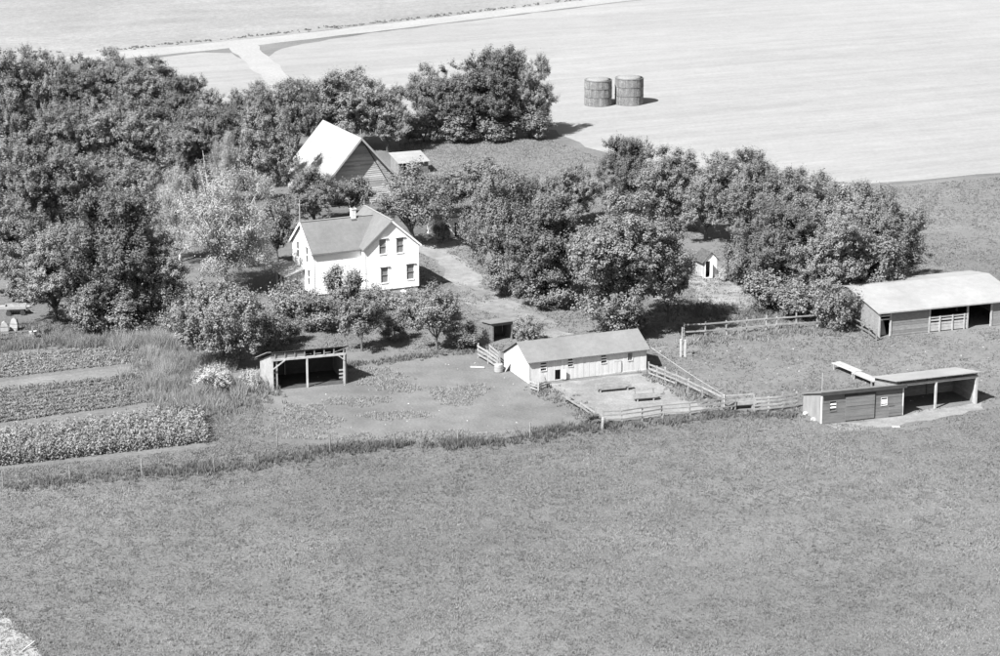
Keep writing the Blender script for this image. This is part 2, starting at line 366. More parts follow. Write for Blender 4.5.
def trunk_mesh(name, seed, C, zc, rz, rad, fork=.35, nlimb=7, lean=.1):
    r = random.Random(seed); m = MB(); zf = zc*fork
    tp = Vector((r.uniform(-lean, lean), r.uniform(-lean, lean), zf))
    m.tube([(0, 0, -.15), (0, 0, .25), tp*.55+Vector((0, 0, .05)), tp], [rad*1.45, rad*1.1, rad*.9, rad*.78], 8, 1, False)
    idx = list(range(len(C))); r.shuffle(idx)
    for i in idx[:nlimb]:
        c = Vector(C[i]); c.z = max(c.z, zf+.5); mid = tp.lerp(c, .5)+Vector((r.uniform(-.3, .3), r.uniform(-.3, .3), .35))
        s0 = tp.lerp(mid, .0)-Vector((0, 0, r.uniform(0, .25)*zf))
        m.tube([s0, mid, c, c+(c-mid)*.35], [rad*.55, rad*.36, rad*.18, rad*.05], 5, 1, False)
        for _ in range(2):
            e = mid.lerp(c, r.random())+Vector((r.uniform(-1, 1), r.uniform(-1, 1), r.uniform(.1, .9)))*rz*.28
            m.tube([mid.lerp(c, .3), e], [rad*.2, rad*.04], 4, 1, False)
    return m
KINDS = {}
def make_kind(key, n, H, W, nl, leaves, ls, leafmat, barkmat, rad, **kw):
    L_ = []
    tk = {k: kw.pop(k) for k in ('fork', 'nlimb', 'lean') if k in kw}
    zc_f = kw.pop('zc', .58); rz_f = kw.pop('rz', .42)
    for i in range(n):
        sd = hash(key) % 1000 if False else sum(map(ord, key))*7+i*31
        cm, C, RR = crown_mesh('crown_'+key, sd, W/2*.86, H*rz_f*.86, H*zc_f, nl, leaves, ls, **kw)
        cm.materials.append(M[leafmat if isinstance(leafmat, str) else leafmat[i % len(leafmat)]])
        tm = trunk_mesh('trunk', sd, C, H*zc_f, H*rz_f, rad, **tk)
        me = bpy.data.meshes.new('trunk_'+key); me.from_pydata(tm.v, [], tm.f); me.update()
        me.polygons.foreach_set('use_smooth', np.ones(len(tm.f), bool)); me.materials.append(M[barkmat])
        L_.append((cm, me))
    KINDS[key] = (L_, H, W)
make_kind('broad', 6, 12., 9.5, 96, 84000, .1, ('leaf', 'leaf_light', 'leaf', 'leaf_dark', 'leaf_light', 'leaf'), 'bark', .26, zmin=.2, zc=.48, rz=.52, lobe=(.15, .31), shell=(.25, 1.0), fork=.3, per=62, clump=1.7)
make_kind('tall', 3, 12., 7.5, 76, 60000, .105, ('leaf_dark', 'leaf', 'leaf_light'), 'bark', .24, zmin=.2, zc=.48, rz=.52, shell=(.25, 1.05), lobe=(.17, .34), fork=.3, per=62, clump=1.7)
make_kind('pale', 2, 12., 11., 110, 66000, .075, 'leaf_pale', 'bark_pale', .24, zmin=.8, zc=.5, rz=.5, lobe=(.12, .24), droop=1.2, fork=.42, nlimb=34, lean=.8, shell=(.2, 1.08), fill=.4, clump=2.4, per=22)
make_kind('airy', 2, 9., 7.5, 46, 15000, .11, 'leaf', 'bark', .2, zmin=.8, lobe=(.15, .27), fork=.35, nlimb=22, lean=.4, fill=.4, clump=2.2, per=16)
make_kind('round', 2, 7., 8., 56, 38000, .095, 'leaf_mid', 'bark', .16, per=50, clump=1.7, zmin=.15, zc=.48, rz=.52, lobe=(.16, .32))
make_kind('small', 3, 5.5, 4.8, 34, 15000, .095, 'leaf', 'bark', .11, zmin=.35, zc=.54, rz=.46, lobe=(.18, .34))
make_kind('shrub', 4, 3.2, 3.6, 26, 10000, .085, 'leaf', 'bark', .06, zmin=.05, zc=.44, rz=.54, fork=.2, nlimb=5, lobe=(.2, .38))
make_kind('mid_shrub', 2, 3.2, 3.6, 26, 10000, .085, 'leaf_mid', 'bark', .06, zmin=.05, zc=.44, rz=.54, fork=.2, nlimb=5, lobe=(.2, .38))
make_kind('bloom', 2, 1.7, 3.2, 26, 12000, .05, 'blossom', 'bark', .04, zmin=.03, zc=.4, rz=.55, fork=.2, nlimb=4)
kcount = {}
def plant(kind, x, by, ty, wpx, label, cat='tree', group=None, name=None, rot=None):
    L_, H, W = KINDS[kind]; i = kcount.get(kind, 0); kcount[kind] = i+1
    cm, tm = L_[i % len(L_)]
    p = G(x, by); s = pxm(by); h = (by-ty)/s/.965
    # the crown's near side hangs over the base row; width decides the horizontal scale
    wm = wpx/s
    nm = name or {'tree': 'broadleaf_tree', 'shrub': 'leafy_shrub'}.get(cat, cat)
    root = empty(nm, p, rot if rot is not None else rng.uniform(0, 6.28)); root.scale = (wm/W*1.08, wm/W*1.08, h/H*1.02)
    tag(root, label, cat, group)
    link('trunk', tm, None, root); link('crown', cm, None, root)
    return root
GN = 'trees of the windbreak grove'
for a in [
    # back row of the grove, against the pale fields
    ('broad', 6, 128, 47, 66, 'tree at left picture edge in the back row of the grove, below the far field'),
    ('broad', 42, 126, 43, 60, 'tallest tree in the back row of the grove near left corner'),
    ('tall', 80, 130, 55, 56, 'narrow tree between two taller ones in the back row of the left grove'),
    ('broad', 118, 128, 51, 66, 'bushy tree in the back row whose top reaches the gravel road'),
    ('tall', 152, 133, 56, 58, 'tree at the left end of the small pale field, back row'),
    ('broad', 184, 143, 73, 58, 'lower tree under the corner of the small pale field'),
    ('broad', 222, 158, 89, 60, 'low tree below the middle of the small pale field'),
    ('broad', 258, 156, 84, 58, 'tree at the foot of the pale lane, left side'),
    ('broad', 297, 156, 76, 56, 'tree at the foot of the pale lane, right side'),
    ('broad', 348, 150, 63, 84, 'broad crowned tree rising directly behind the barn ridge'),
    ('tall', 388, 152, 82, 46, 'slender tree right behind the barn, at the grove end'),
    # clump by the stubble field
    ('broad', 430, 141, 66, 50, 'leftmost tree of the clump beside the stubble field'),
    ('tall', 462, 140, 61, 56, 'second tree from left in the clump beside the stubble field'),
    ('broad', 500, 138, 46, 76, 'tallest tree of the clump beside the stubble field'),
    ('broad', 530, 136, 55, 52, 'rightmost tree of the clump beside the stubble field'),
    # second row
    ('broad', 14, 186, 92, 76, 'dense tree at left picture edge, second row of the grove'),
    ('broad', 62, 184, 100, 72, 'second row tree with a pale bloom beside it in the left grove'),
    ('broad', 108, 182, 92, 70, 'second row tree in the middle of the left grove'),
    ('tall', 148, 184, 98, 64, 'upright second row tree left of the pale silvery tree top'),
    ('broad', 192, 190, 108, 66, 'dark second row tree just above the pale silvery tree'),
    ('broad', 232, 190, 104, 60, 'dark second row tree left of the barn roof'),
    ('broad', 268, 206, 108, 66, 'dark tree touching the left eave of the barn'),
    # third row
    ('broad', 16, 248, 148, 88, 'large rounded tree at left picture edge, middle of the grove'),
    ('broad', 64, 240, 140, 80, 'rounded tree between left edge and the big front tree of the grove'),
    ('broad', 128, 236, 150, 76, 'dark tree left of the white forked trunk'),
    # front row
    ('broad', 18, 298, 196, 84, 'tree above the discarded wagon at left picture edge'),
    ('broad', 112, 328, 184, 112, 'biggest front tree of the grove, above the garden'),
    ('broad', 56, 322, 226, 84, 'front tree of the grove right of the discarded wagon'),
    ('tall', 158, 326, 228, 64, 'dark front tree left of the round silvery tree'),
    ]: plant(*a, group=GN)
plant('pale', 226, 292, 160, 122, 'large pale silvery tree with white trunk left of the farmhouse')
plant('pale', 180, 262, 166, 60, 'small pale tree with white forked trunk left of the large silvery one')
plant('round', 222, 368, 283, 96, 'round silvery leaved tree beside the open shed near the garden')
for a in [
    ('small', 278, 262, 196, 40, 'small dark tree touching the left gable of the farmhouse'),
    ('broad', 314, 226, 168, 60, 'tree between farmhouse ridge and barn, left of chimney'),
    ('small', 352, 218, 178, 46, 'small tree right behind the farmhouse chimney'),
    ('airy', 414, 246, 163, 84, 'open tree with dark visible limbs behind the farmhouse gable'),
    ('small', 452, 216, 170, 52, 'small leafy tree right of the open limbed tree'),
    ]: plant(*a, group='trees around the farmhouse')
for a in [
    ('broad', 500, 290, 162, 74, 'tree at the right edge of the driveway'),
    ('tall', 545, 304, 176, 80, 'dark tree between the driveway tree and the big yard tree'),
    ('small', 486, 212, 158, 56, 'low leafy tree behind the driveway tree'),
    ('broad', 574, 226, 160, 56, 'tree behind the yard trees where the rough grass begins'),
    ('broad', 628, 334, 192, 124, 'biggest yard tree, rising right behind the long chicken coop'),
    ('small', 582, 306, 226, 58, 'smaller tree leaning on the left of the big yard tree'),
    ('small', 668, 322, 240, 52, 'smaller tree at the right side of the big yard tree'),
    ]: plant(*a, group='trees of the farmyard')
for a in [
    ('broad', 624, 216, 133, 58, 'leftmost tree of the right hand grove, nearest the corn cribs'),
    ('tall', 664, 232, 146, 66, 'second tree from left along the back of the right hand grove'),
    ('broad', 706, 240, 150, 72, 'tree above the privy at the back of the right hand grove'),
    ('broad', 748, 248, 150, 76, 'tallest tree at the back of the right hand grove'),
    ('broad', 794, 262, 165, 82, 'tree in the middle of the sloping back row of the right hand grove'),
    ('broad', 842, 276, 172, 86, 'tree near the right end of the back row of the right hand grove'),
    ('broad', 886, 292, 190, 84, 'rightmost tree of the right hand grove beside the rough grass'),
    ('broad', 780, 304, 198, 86, 'tree in front right of the privy path, front row'),
    ('broad', 828, 312, 212, 90, 'middle tree of the front row above the rail fence'),
    ('small', 872, 308, 232, 76, 'front row tree touching the back of the long cattle shed'),
    ]: plant(*a, group='trees of the right hand grove')
plant('small', 362, 351, 292, 50, 'small airy orchard tree with shadow on the lawn behind the open shed', group='orchard trees')
plant('small', 437, 350, 287, 56, 'dense orchard tree right of the airy one, on the lawn', group='orchard trees')
for a in [
    ('shrub', 346, 312, 266, 44, 'dark shrub against the long white wall of the farmhouse'),
    ('mid_shrub', 292, 318, 276, 46, 'shrub at the left corner of the farmhouse'),
    ('shrub', 318, 330, 290, 48, 'shrub in front of the farmhouse, left of the dark wall shrub'),
    ('mid_shrub', 376, 318, 284, 40, 'shrub below the left windows of the farmhouse gable'),
    ('mid_shrub', 404, 324, 288, 44, 'shrub below the right windows of the farmhouse gable'),
    ('shrub', 432, 322, 284, 40, 'shrub right of the farmhouse corner'),
    ('mid_shrub', 290, 342, 316, 26, 'small shrub on the lawn above the open shed roof'),
    ('shrub', 266, 350, 306, 46, 'shrub squeezed between silvery tree and open shed'),
    ('shrub', 394, 340, 312, 30, 'low shrub between the two orchard trees'),
    ('shrub', 466, 348, 322, 34, 'low dark shrub left of the little dark hut'),
    ('mid_shrub', 526, 343, 314, 32, 'shrub between the little dark hut and the coop roof'),
    ('shrub', 736, 284, 236, 32, 'upright shrub right of the privy'),
    ('shrub', 768, 308, 262, 60, 'wide shrub along the path right of the privy'),
    ('shrub', 424, 142, 112, 44, 'dark undergrowth shrub at the left foot of the clump by the stubble field'),
    ('shrub', 458, 142, 110, 46, 'dark undergrowth shrub second from left under the clump by the stubble field'),
    ('shrub', 494, 140, 106, 50, 'dark undergrowth shrub under the tallest tree of the clump'),
    ('shrub', 530, 138, 106, 44, 'dark undergrowth shrub at the right foot of the clump by the stubble field'),
    ('shrub', 506, 296, 256, 44, 'undergrowth shrub at the foot of the driveway tree'),
    ('shrub', 548, 308, 266, 50, 'undergrowth shrub under the dark tree left of the big yard tree'),
    ('shrub', 622, 338, 294, 62, 'undergrowth shrub at the foot of the big yard tree behind the coop'),
    ('shrub', 800, 318, 278, 52, 'undergrowth shrub in the middle of the front row, right hand grove'),
    ('shrub', 28, 300, 262, 48, 'undergrowth shrub behind the discarded wagon'),
    ('shrub', 130, 334, 292, 56, 'undergrowth shrub right of the big front tree foot'),
    ('shrub', 166, 332, 290, 42, 'undergrowth shrub under the dark front tree'),
    ('shrub', 836, 330, 284, 46, 'shrub at the end of the rail fence by the cattle shed'),
    ('shrub', 852, 322, 288, 24, 'narrow shrub against the end wall of the cattle shed'),
    ('shrub', 88, 334, 286, 44, 'shrub at the foot of the big front tree'),
    ('shrub', 196, 330, 286, 34, 'dark shrub left of the silvery round tree'),
    ('mid_shrub', 442, 244, 220, 20, 'shrub at the left corner of the little white outbuilding'),
    ('shrub', 472, 246, 206, 30, 'shrub at the right corner of the little white outbuilding'),
    ('shrub', 44, 337, 323, 14, 'tiny dark shrub beside the white crate at left'),
    ('shrub', 592, 424, 412, 18, 'small dark shrub at the corner post of the pen'),
    ]: plant(*a, cat='shrub', group='shrubs of the farmstead')
plant('bloom', 214, 390, 366, 46, 'pale blossoming mound of brush beside the tall grass', 'shrub', name='blossoming_bush')
plant('bloom', 253, 388, 370, 28, 'pale blossoming bush at the left wall of the open shed', 'shrub', name='blossoming_bush')
plant('bloom', 725, 280, 267, 22, 'pale low bush right beside the privy', 'shrub', name='blossoming_bush')
plant('pale', 76, 172, 98, 30, 'slim pale tree whose top shows deep in the left grove', 'tree', name='pale_tree')
plant('pale', 226, 205, 132, 34, 'slim pale tree between dark trees left of the barn', 'tree', name='pale_tree')

# grass, weeds, crops
def tuft_mesh(name, P, h, nb, wd, spread, tone, material, label, cat, seed=1, lean=.5):
    r = np.random.RandomState(seed); n = len(P)
    P = np.repeat(P, nb, 0); hh = np.repeat(h, nb)*r.uniform(.6, 1.2, n*nb); tn = np.repeat(tone, nb)*r.uniform(.86, 1.14, n*nb)
    sp = np.repeat(spread*np.ones(n), nb); m = n*nb
    an = r.uniform(0, 6.283, m); rd = r.rand(m)**.5*sp
    bx = P[:, 0]+np.cos(an)*rd; by = P[:, 1]+np.sin(an)*rd
    fa = r.uniform(0, 3.1416, m); w_ = wd*r.uniform(.6, 1.4, m)
    dx = np.cos(fa)*w_/2; dy = np.sin(fa)*w_/2
    l1 = r.normal(0, lean, (m, 2))*hh[:, None]
    z0 = np.zeros(m)
    V = np.stack([np.stack([bx-dx, by-dy, z0], 1), np.stack([bx+dx, by+dy, z0], 1), np.stack([bx+l1[:, 0], by+l1[:, 1], hh], 1)], 1).reshape(-1, 3)
    me = mesh_np(name, V, np.arange(m*3).reshape(m, 3), np.repeat(tn, 3))
    return tag(link(name, me, material), label, cat, kind='stuff')
def scatter(poly, n, seed, bounds=None):             # uniform in world space inside a photo-pixel polygon
    r = np.random.RandomState(seed)
    W_ = [G(*p) for p in poly]; xs = [p.x for p in W_]; ys = [p.y for p in W_]
    area_box = (max(xs)-min(xs))*(max(ys)-min(ys))
    pw = [(p.x, p.y) for p in W_]; acc = []; tot = 0
    while tot < n:
        x = r.uniform(min(xs), max(xs), n*2); y = r.uniform(min(ys), max(ys), n*2)
        k = inside(x, y, pw); acc.append(np.stack([x[k], y[k]], 1)); tot += k.sum()
    return np.concatenate(acc)[:n]
def lumpy(P, s, seed):                               # smooth value noise in 0..1
    v = np.zeros(len(P)); amp = 0
    for o in range(3):
        r = np.random.RandomState(seed*7+o); g = r.rand(128, 128); k = s*.35*2.1**o
        c, sn = math.cos(.3+o), math.sin(.3+o)
        x = (P[:, 0]*c-P[:, 1]*.75*sn)*k+40.7; y = (P[:, 0]*sn+P[:, 1]*.75*c)*k+23.1
        xi = np.floor(x).astype(int); yi = np.floor(y).astype(int); fx = x-xi; fy = y-yi
        fx = fx*fx*(3-2*fx); fy = fy*fy*(3-2*fy); xi %= 127; yi %= 127
        v += (.6**o)*((g[xi, yi]*(1-fx)+g[xi+1, yi]*fx)*(1-fy)+(g[xi, yi+1]*(1-fx)+g[xi+1, yi+1]*fx)*fy); amp += .6**o
    return np.clip((v/amp-.5)*1.6+.5, 0, 1)
PAST = [(-90, 492), (120, 476), (215, 470), (330, 452), (560, 436), (600, 428), (735, 414), (800, 420), (905, 430), (1000, 418), (1090, 405), (1110, 670), (-110, 670)]
P = scatter(PAST, 230000, 1); lm = lumpy(P, .35, 4); l2 = lumpy(P, 3.0, 5)
k = np.random.RandomState(3).rand(len(P)) < .45+.55*l2
P, lm, l2 = P[k], lm[k], l2[k]
rot_ = R(24); PS = np.stack([(P[:, 0]*math.cos(rot_)+P[:, 1]*math.sin(rot_))*.3, -P[:, 0]*math.sin(rot_)+P[:, 1]*math.cos(rot_)], 1)
ls_ = lumpy(PS, .9, 33)
tuft_mesh('pasture_grass', P, .045+.1*l2*(.5+lm), 3, .075, .16, .78+.4*lm+.36*ls_, M['grass'], 'cropped tufty grass of the open pasture in the foreground', 'grass', 2)
P = scatter(PAST, 6500, 61); l2 = lumpy(P, .8, 62); k = np.random.RandomState(8).rand(len(P)) < l2**2; P, l2 = P[k], l2[k]
tuft_mesh('pasture_weeds', P, .06+.13*l2, 7, .08, .12, .78+.1*l2, M['grass'], 'dark weed clumps dotted over the foreground pasture', 'weeds', 63)
YARD = [(200, 352), (420, 240), (560, 235), (700, 250), (860, 190), (1000, 177), (1080, 170), (1080, 410), (905, 428), (722, 402), (649, 360), (529, 352), (345, 352)]
P = scatter(YARD, 70000, 11); px, py = GA(P[:, 0], P[:, 1])
bare = (inside(px, py, [(452, 282), (480, 284), (548, 318), (575, 334), (552, 340), (486, 312), (462, 296)]) & (lumpy(P, 2.0, 88) > .42)) | inside(px, py, [(402, 246), (466, 240), (446, 252), (482, 277), (478, 287), (446, 280), (432, 258)]) | inside(px, py, [(529, 385), (649, 371), (502, 368), (514, 362), (640, 350)]) | inside(px, py, [(878, 338), (857, 318), (1060, 300), (1060, 322)])|inside(px,py,[(826,425),(900,416),(982,402),(984,410),(900,426)])|inside(px,py,[(892,414),(980,403),(964,389),(878,399)])
l2 = lumpy(P, 1.2, 6); k = ~bare & (np.random.RandomState(5).rand(len(P)) < .2+.8*l2); P, l2 = P[k], l2[k]
tuft_mesh('yard_grass', P, .05+.16*l2, 4, .09, .2, .75+.45*l2, M['grass'], 'worn grass around the farm buildings and cattle yard', 'grass', 12)
P = scatter([(400, 140), (545, 138), (600, 158), (690, 178), (700, 240), (560, 235), (430, 200), (400, 165)], 15000, 13); l2 = lumpy(P, 1.0, 8)
tuft_mesh('meadow_grass', P, .06+.15*l2, 4, .1, .3, 1.0+.35*l2, M['grass'], 'rough meadow grass between barn and stubble field', 'grass', 14)
P = scatter([(-60, 330), (60, 320), (200, 330), (290, 310), (290, 345), (130, 338), (0, 352), (-60, 356)], 9000, 15); l2 = lumpy(P, 1.2, 9)
tuft_mesh('lawn_grass', P, .08+.2*l2, 5, .09, .22, .8+.4*l2, M['grass'], 'grass along the foot of the left grove', 'grass', 16)
# corral: thin weeds and pale patches
P = scatter([(250, 374), (345, 354), (500, 354), (566, 402), (598, 426), (430, 444), (262, 438)], 16000, 17); l2 = lumpy(P, .9, 10); px, py = GA(P[:, 0], P[:, 1])
sc_ = np.zeros(len(P))
for cx_, cy_, rx_, ry_ in ((300, 424, 48, 22), (268, 432, 22, 10), (388, 384, 34, 10), (408, 388, 22, 7), (452, 396, 32, 12), (470, 390, 22, 8), (360, 402, 40, 6), (378, 372, 30, 6), (395, 416, 46, 5), (440, 437, 90, 7), (350, 440, 60, 6)):
    sc_ = np.maximum(sc_, np.exp(-(((px-cx_)/rx_)**2+((py-cy_)/ry_)**2)*1.1))
pale = sc_*(.35+1.1*lumpy(P, 2.6, 77)) > .42
shed_ = inside(px, py, [(268, 392), (348, 386), (335, 372), (258, 376)])
k = ((pale & (np.random.RandomState(7).rand(len(P)) < .9)) ) & ~shed_
tuft_mesh('corral_weeds', P[k], .05+.13*pale[k], 6, .07, .17, np.where(pale[k], 1.6, .95), M['grass'], 'pale low weeds growing in the empty corral', 'weeds', 18)
# taller weeds along fence lines
def strip(pts, n, wd, seed):
    r = np.random.RandomState(seed); W_ = [G(*p) for p in pts]; out_ = []
    L_ = [(W_[i+1]-W_[i]).length for i in range(len(W_)-1)]; T = sum(L_)
    for i in range(len(L_)):
        c = int(n*L_[i]/T); t = r.rand(c); d = r.normal(0, wd, (c, 2))
        out_.append(np.stack([W_[i].x+(W_[i+1].x-W_[i].x)*t+d[:, 0], W_[i].y+(W_[i+1].y-W_[i].y)*t+d[:, 1]], 1))
    return np.concatenate(out_)
def weeds(name, pts, n, wd, h, tone, label, seed, bw=.1, nb=7, lean=.45, mt='grass'):
    P = strip(pts, n, wd, seed); l2 = lumpy(P, 1.6, seed+50)
    k = np.random.RandomState(seed).rand(len(P)) < .15+.95*l2; P, l2 = P[k], l2[k]
    return tuft_mesh(name, P, h*(.35+.9*l2), nb, bw, .22, tone*(.75+.5*l2), M[mt], label, 'weeds', seed+1, lean)
P = scatter([(-60, 476), (120, 458), (208, 447), (212, 412), (262, 396), (262, 440), (330, 450), (215, 468), (120, 476), (-60, 494)], 11000, 71); l2 = lumpy(P, 1.3, 72); k = np.random.RandomState(9).rand(len(P)) < .25+.75*l2; P, l2 = P[k], l2[k]
tuft_mesh('verge_grass', P, .05+.16*l2, 5, .07, .2, .95+.45*l2, M['grass'], 'grass strip between garden, corral and pasture fence', 'grass', 73)
weeds('fence_weeds', [(-60, 494), (10, 488), (90, 478), (142, 474), (215, 470), (262, 464), (330, 452)], 1500, .8, .45, .8, 'dark weeds along the wire fence below the garden', 21)
weeds('fence_weeds', [(330, 450), (430, 446), (520, 440), (560, 432), (600, 426)], 1300, .7, .5, .75, 'dark weeds along the lower edge of the corral', 22)
weeds('fence_weeds', [(606, 427), (660, 424), (735, 413), (800, 416)], 900, .55, .4, .85, 'weeds below the plank fence of the pen', 23)
weeds('fence_weeds', [(650, 374), (668, 382), (690, 394), (716, 406)], 420, .6, .5, 1.25, 'weeds growing through the right hand fence of the pen', 24)
weeds('fence_weeds', [(536, 386), (560, 398), (580, 412), (598, 424)], 420, .6, .35, 1.1, 'weeds along the left hand plank fence of the pen', 25)
weeds('fence_weeds', [(690, 342), (740, 337), (800, 333), (850, 330)], 900, .9, .45, 1.3, 'pale weeds along the bank below the rail fence', 26)
weeds('fence_weeds', [(345, 366), (380, 362), (440, 354), (490, 350)], 700, .5, .4, 1.0, 'weeds along the upper edge of the corral', 27)
weeds('ditch_weeds', [(-40, 53), (90, 52), (250, 36.5), (400, 20), (600, -3)], 620, .6, .28, 1.0, 'dark weeds in the ditch along the gravel road', 28, .22)
weeds('yard_weeds', [(690, 310), (740, 318), (800, 312)], 700, 2.0, .5, .9, 'grey weeds between the rail fence and the right hand grove', 29)
weeds('tall_grass', [(-40, 349), (40, 346), (110, 343), (150, 345)], 1800, 1.0, 1.0, 1.35, 'tall feathery grass at the top of the garden', 30, .05, 14, .3)
weeds('tall_grass', [(140, 342), (172, 350), (178, 372), (186, 390), (205, 405)], 2800, 2.0, 1.2, 1.5, 'tall feathery grass between garden and silvery tree', 31, .05, 18, .3)
weeds('tall_grass', [(205, 410), (235, 398), (262, 394)], 900, 1.3, .7, 1.3, 'feathery grass below the blossoming mound', 32, .09, 10, .3)
weeds('track_grass', [(-8, 608), (14, 622), (36, 640), (46, 662)], 160, .4, .2, 1.2, 'pale dry grass along the dirt track in the lower left corner', 33, .09, 8)
# garden crops
def crop_rows(name, quad, rows, per, h, leaf, tone, label, seed, nleaf=16, stalk=False, mt='leaf_mid'):
    r = np.random.RandomState(seed); tl, tr, br, bl = [G(*p) for p in quad]; Vs = []; T = []
    for i in range(rows):
        t = (i+.5)/rows; a = tl.lerp(bl, t); b = tr.lerp(br, t)
        for j in range(per):
            s = (j+r.uniform(-.35, .35)+.5)/per
            if r.rand() < .08: continue
            p = np.array(a.lerp(b, s)); p[:2] += r.normal(0, .07, 2); hh = h*r.uniform(.7, 1.2); tn = tone*r.uniform(.75, 1.3)
            n = nleaf; z = (r.rand(n)*(.95 if stalk else .9)+.05)*hh
            rad = (.28 if stalk else .36)*h**.3*np.sqrt(np.clip(1-(z/hh-.45)**2*2.2, .1, 1))*r.uniform(.3, 1.1, n)
            an = r.uniform(0, 6.28, n); c = np.stack([p[0]+np.cos(an)*rad, p[1]+np.sin(an)*rad, z], 1)
            nr = np.stack([np.cos(an)*.5, np.sin(an)*.5, np.ones(n)*.8], 1)+r.normal(0, .4, (n, 3)); nr /= np.linalg.norm(nr, axis=1)[:, None]
            a_ = np.stack([np.cos(an), np.sin(an), -.3*np.ones(n)], 1); a_ -= nr*(a_*nr).sum(1)[:, None]; a_ /= np.linalg.norm(a_, axis=1)[:, None]
            b_ = np.cross(nr, a_); l_ = leaf*r.uniform(.6, 1.2, n)[:, None]
            Vs.append(np.stack([c-a_*l_, c-b_*l_*.55, c+a_*l_, c+b_*l_*.55], 1).reshape(-1, 3)); T.append(np.repeat(tn*r.uniform(.8, 1.2, n), 4))
    V = np.concatenate(Vs); V[:, 2] = np.maximum(V[:, 2], .015)
    me = mesh_np(name, V, np.arange(len(V)).reshape(-1, 4), np.concatenate(T))
    return tag(link(name, me, M[mt]), label, 'crop', kind='stuff')
crop_rows('bean_plants', [(-40, 358), (132, 348), (146, 362), (-40, 384)], 7, 70, .42, .1, .95, 'leafy vegetable rows at the top of the garden', 41, 26)
crop_rows('potato_plants', [(-40, 393), (146, 375), (160, 402), (-40, 430)], 9, 74, .42, .1, .8, 'dark leafy vegetable rows in the middle of the garden', 42, 26)
crop_rows('corn_plants', [(-40, 446), (204, 417), (206, 444), (-40, 472)], 9, 92, 1.45, .12, 1.02, 'tall pale corn rows at the lower edge of the garden', 43, 46, True)

# ------------------------------------------------------------------ buildings
def thing(name, px, py, deg, label, cat, group=None):
    return tag(empty(name, G(px, py), R(deg)), label, cat, group)
def single(name, m, parent, fn):
    b = MB(); fn(b); return b.build(name, M[m], parent)
def box(name, m, parent, *a): return MB().box(*a).build(name, M[m], parent)

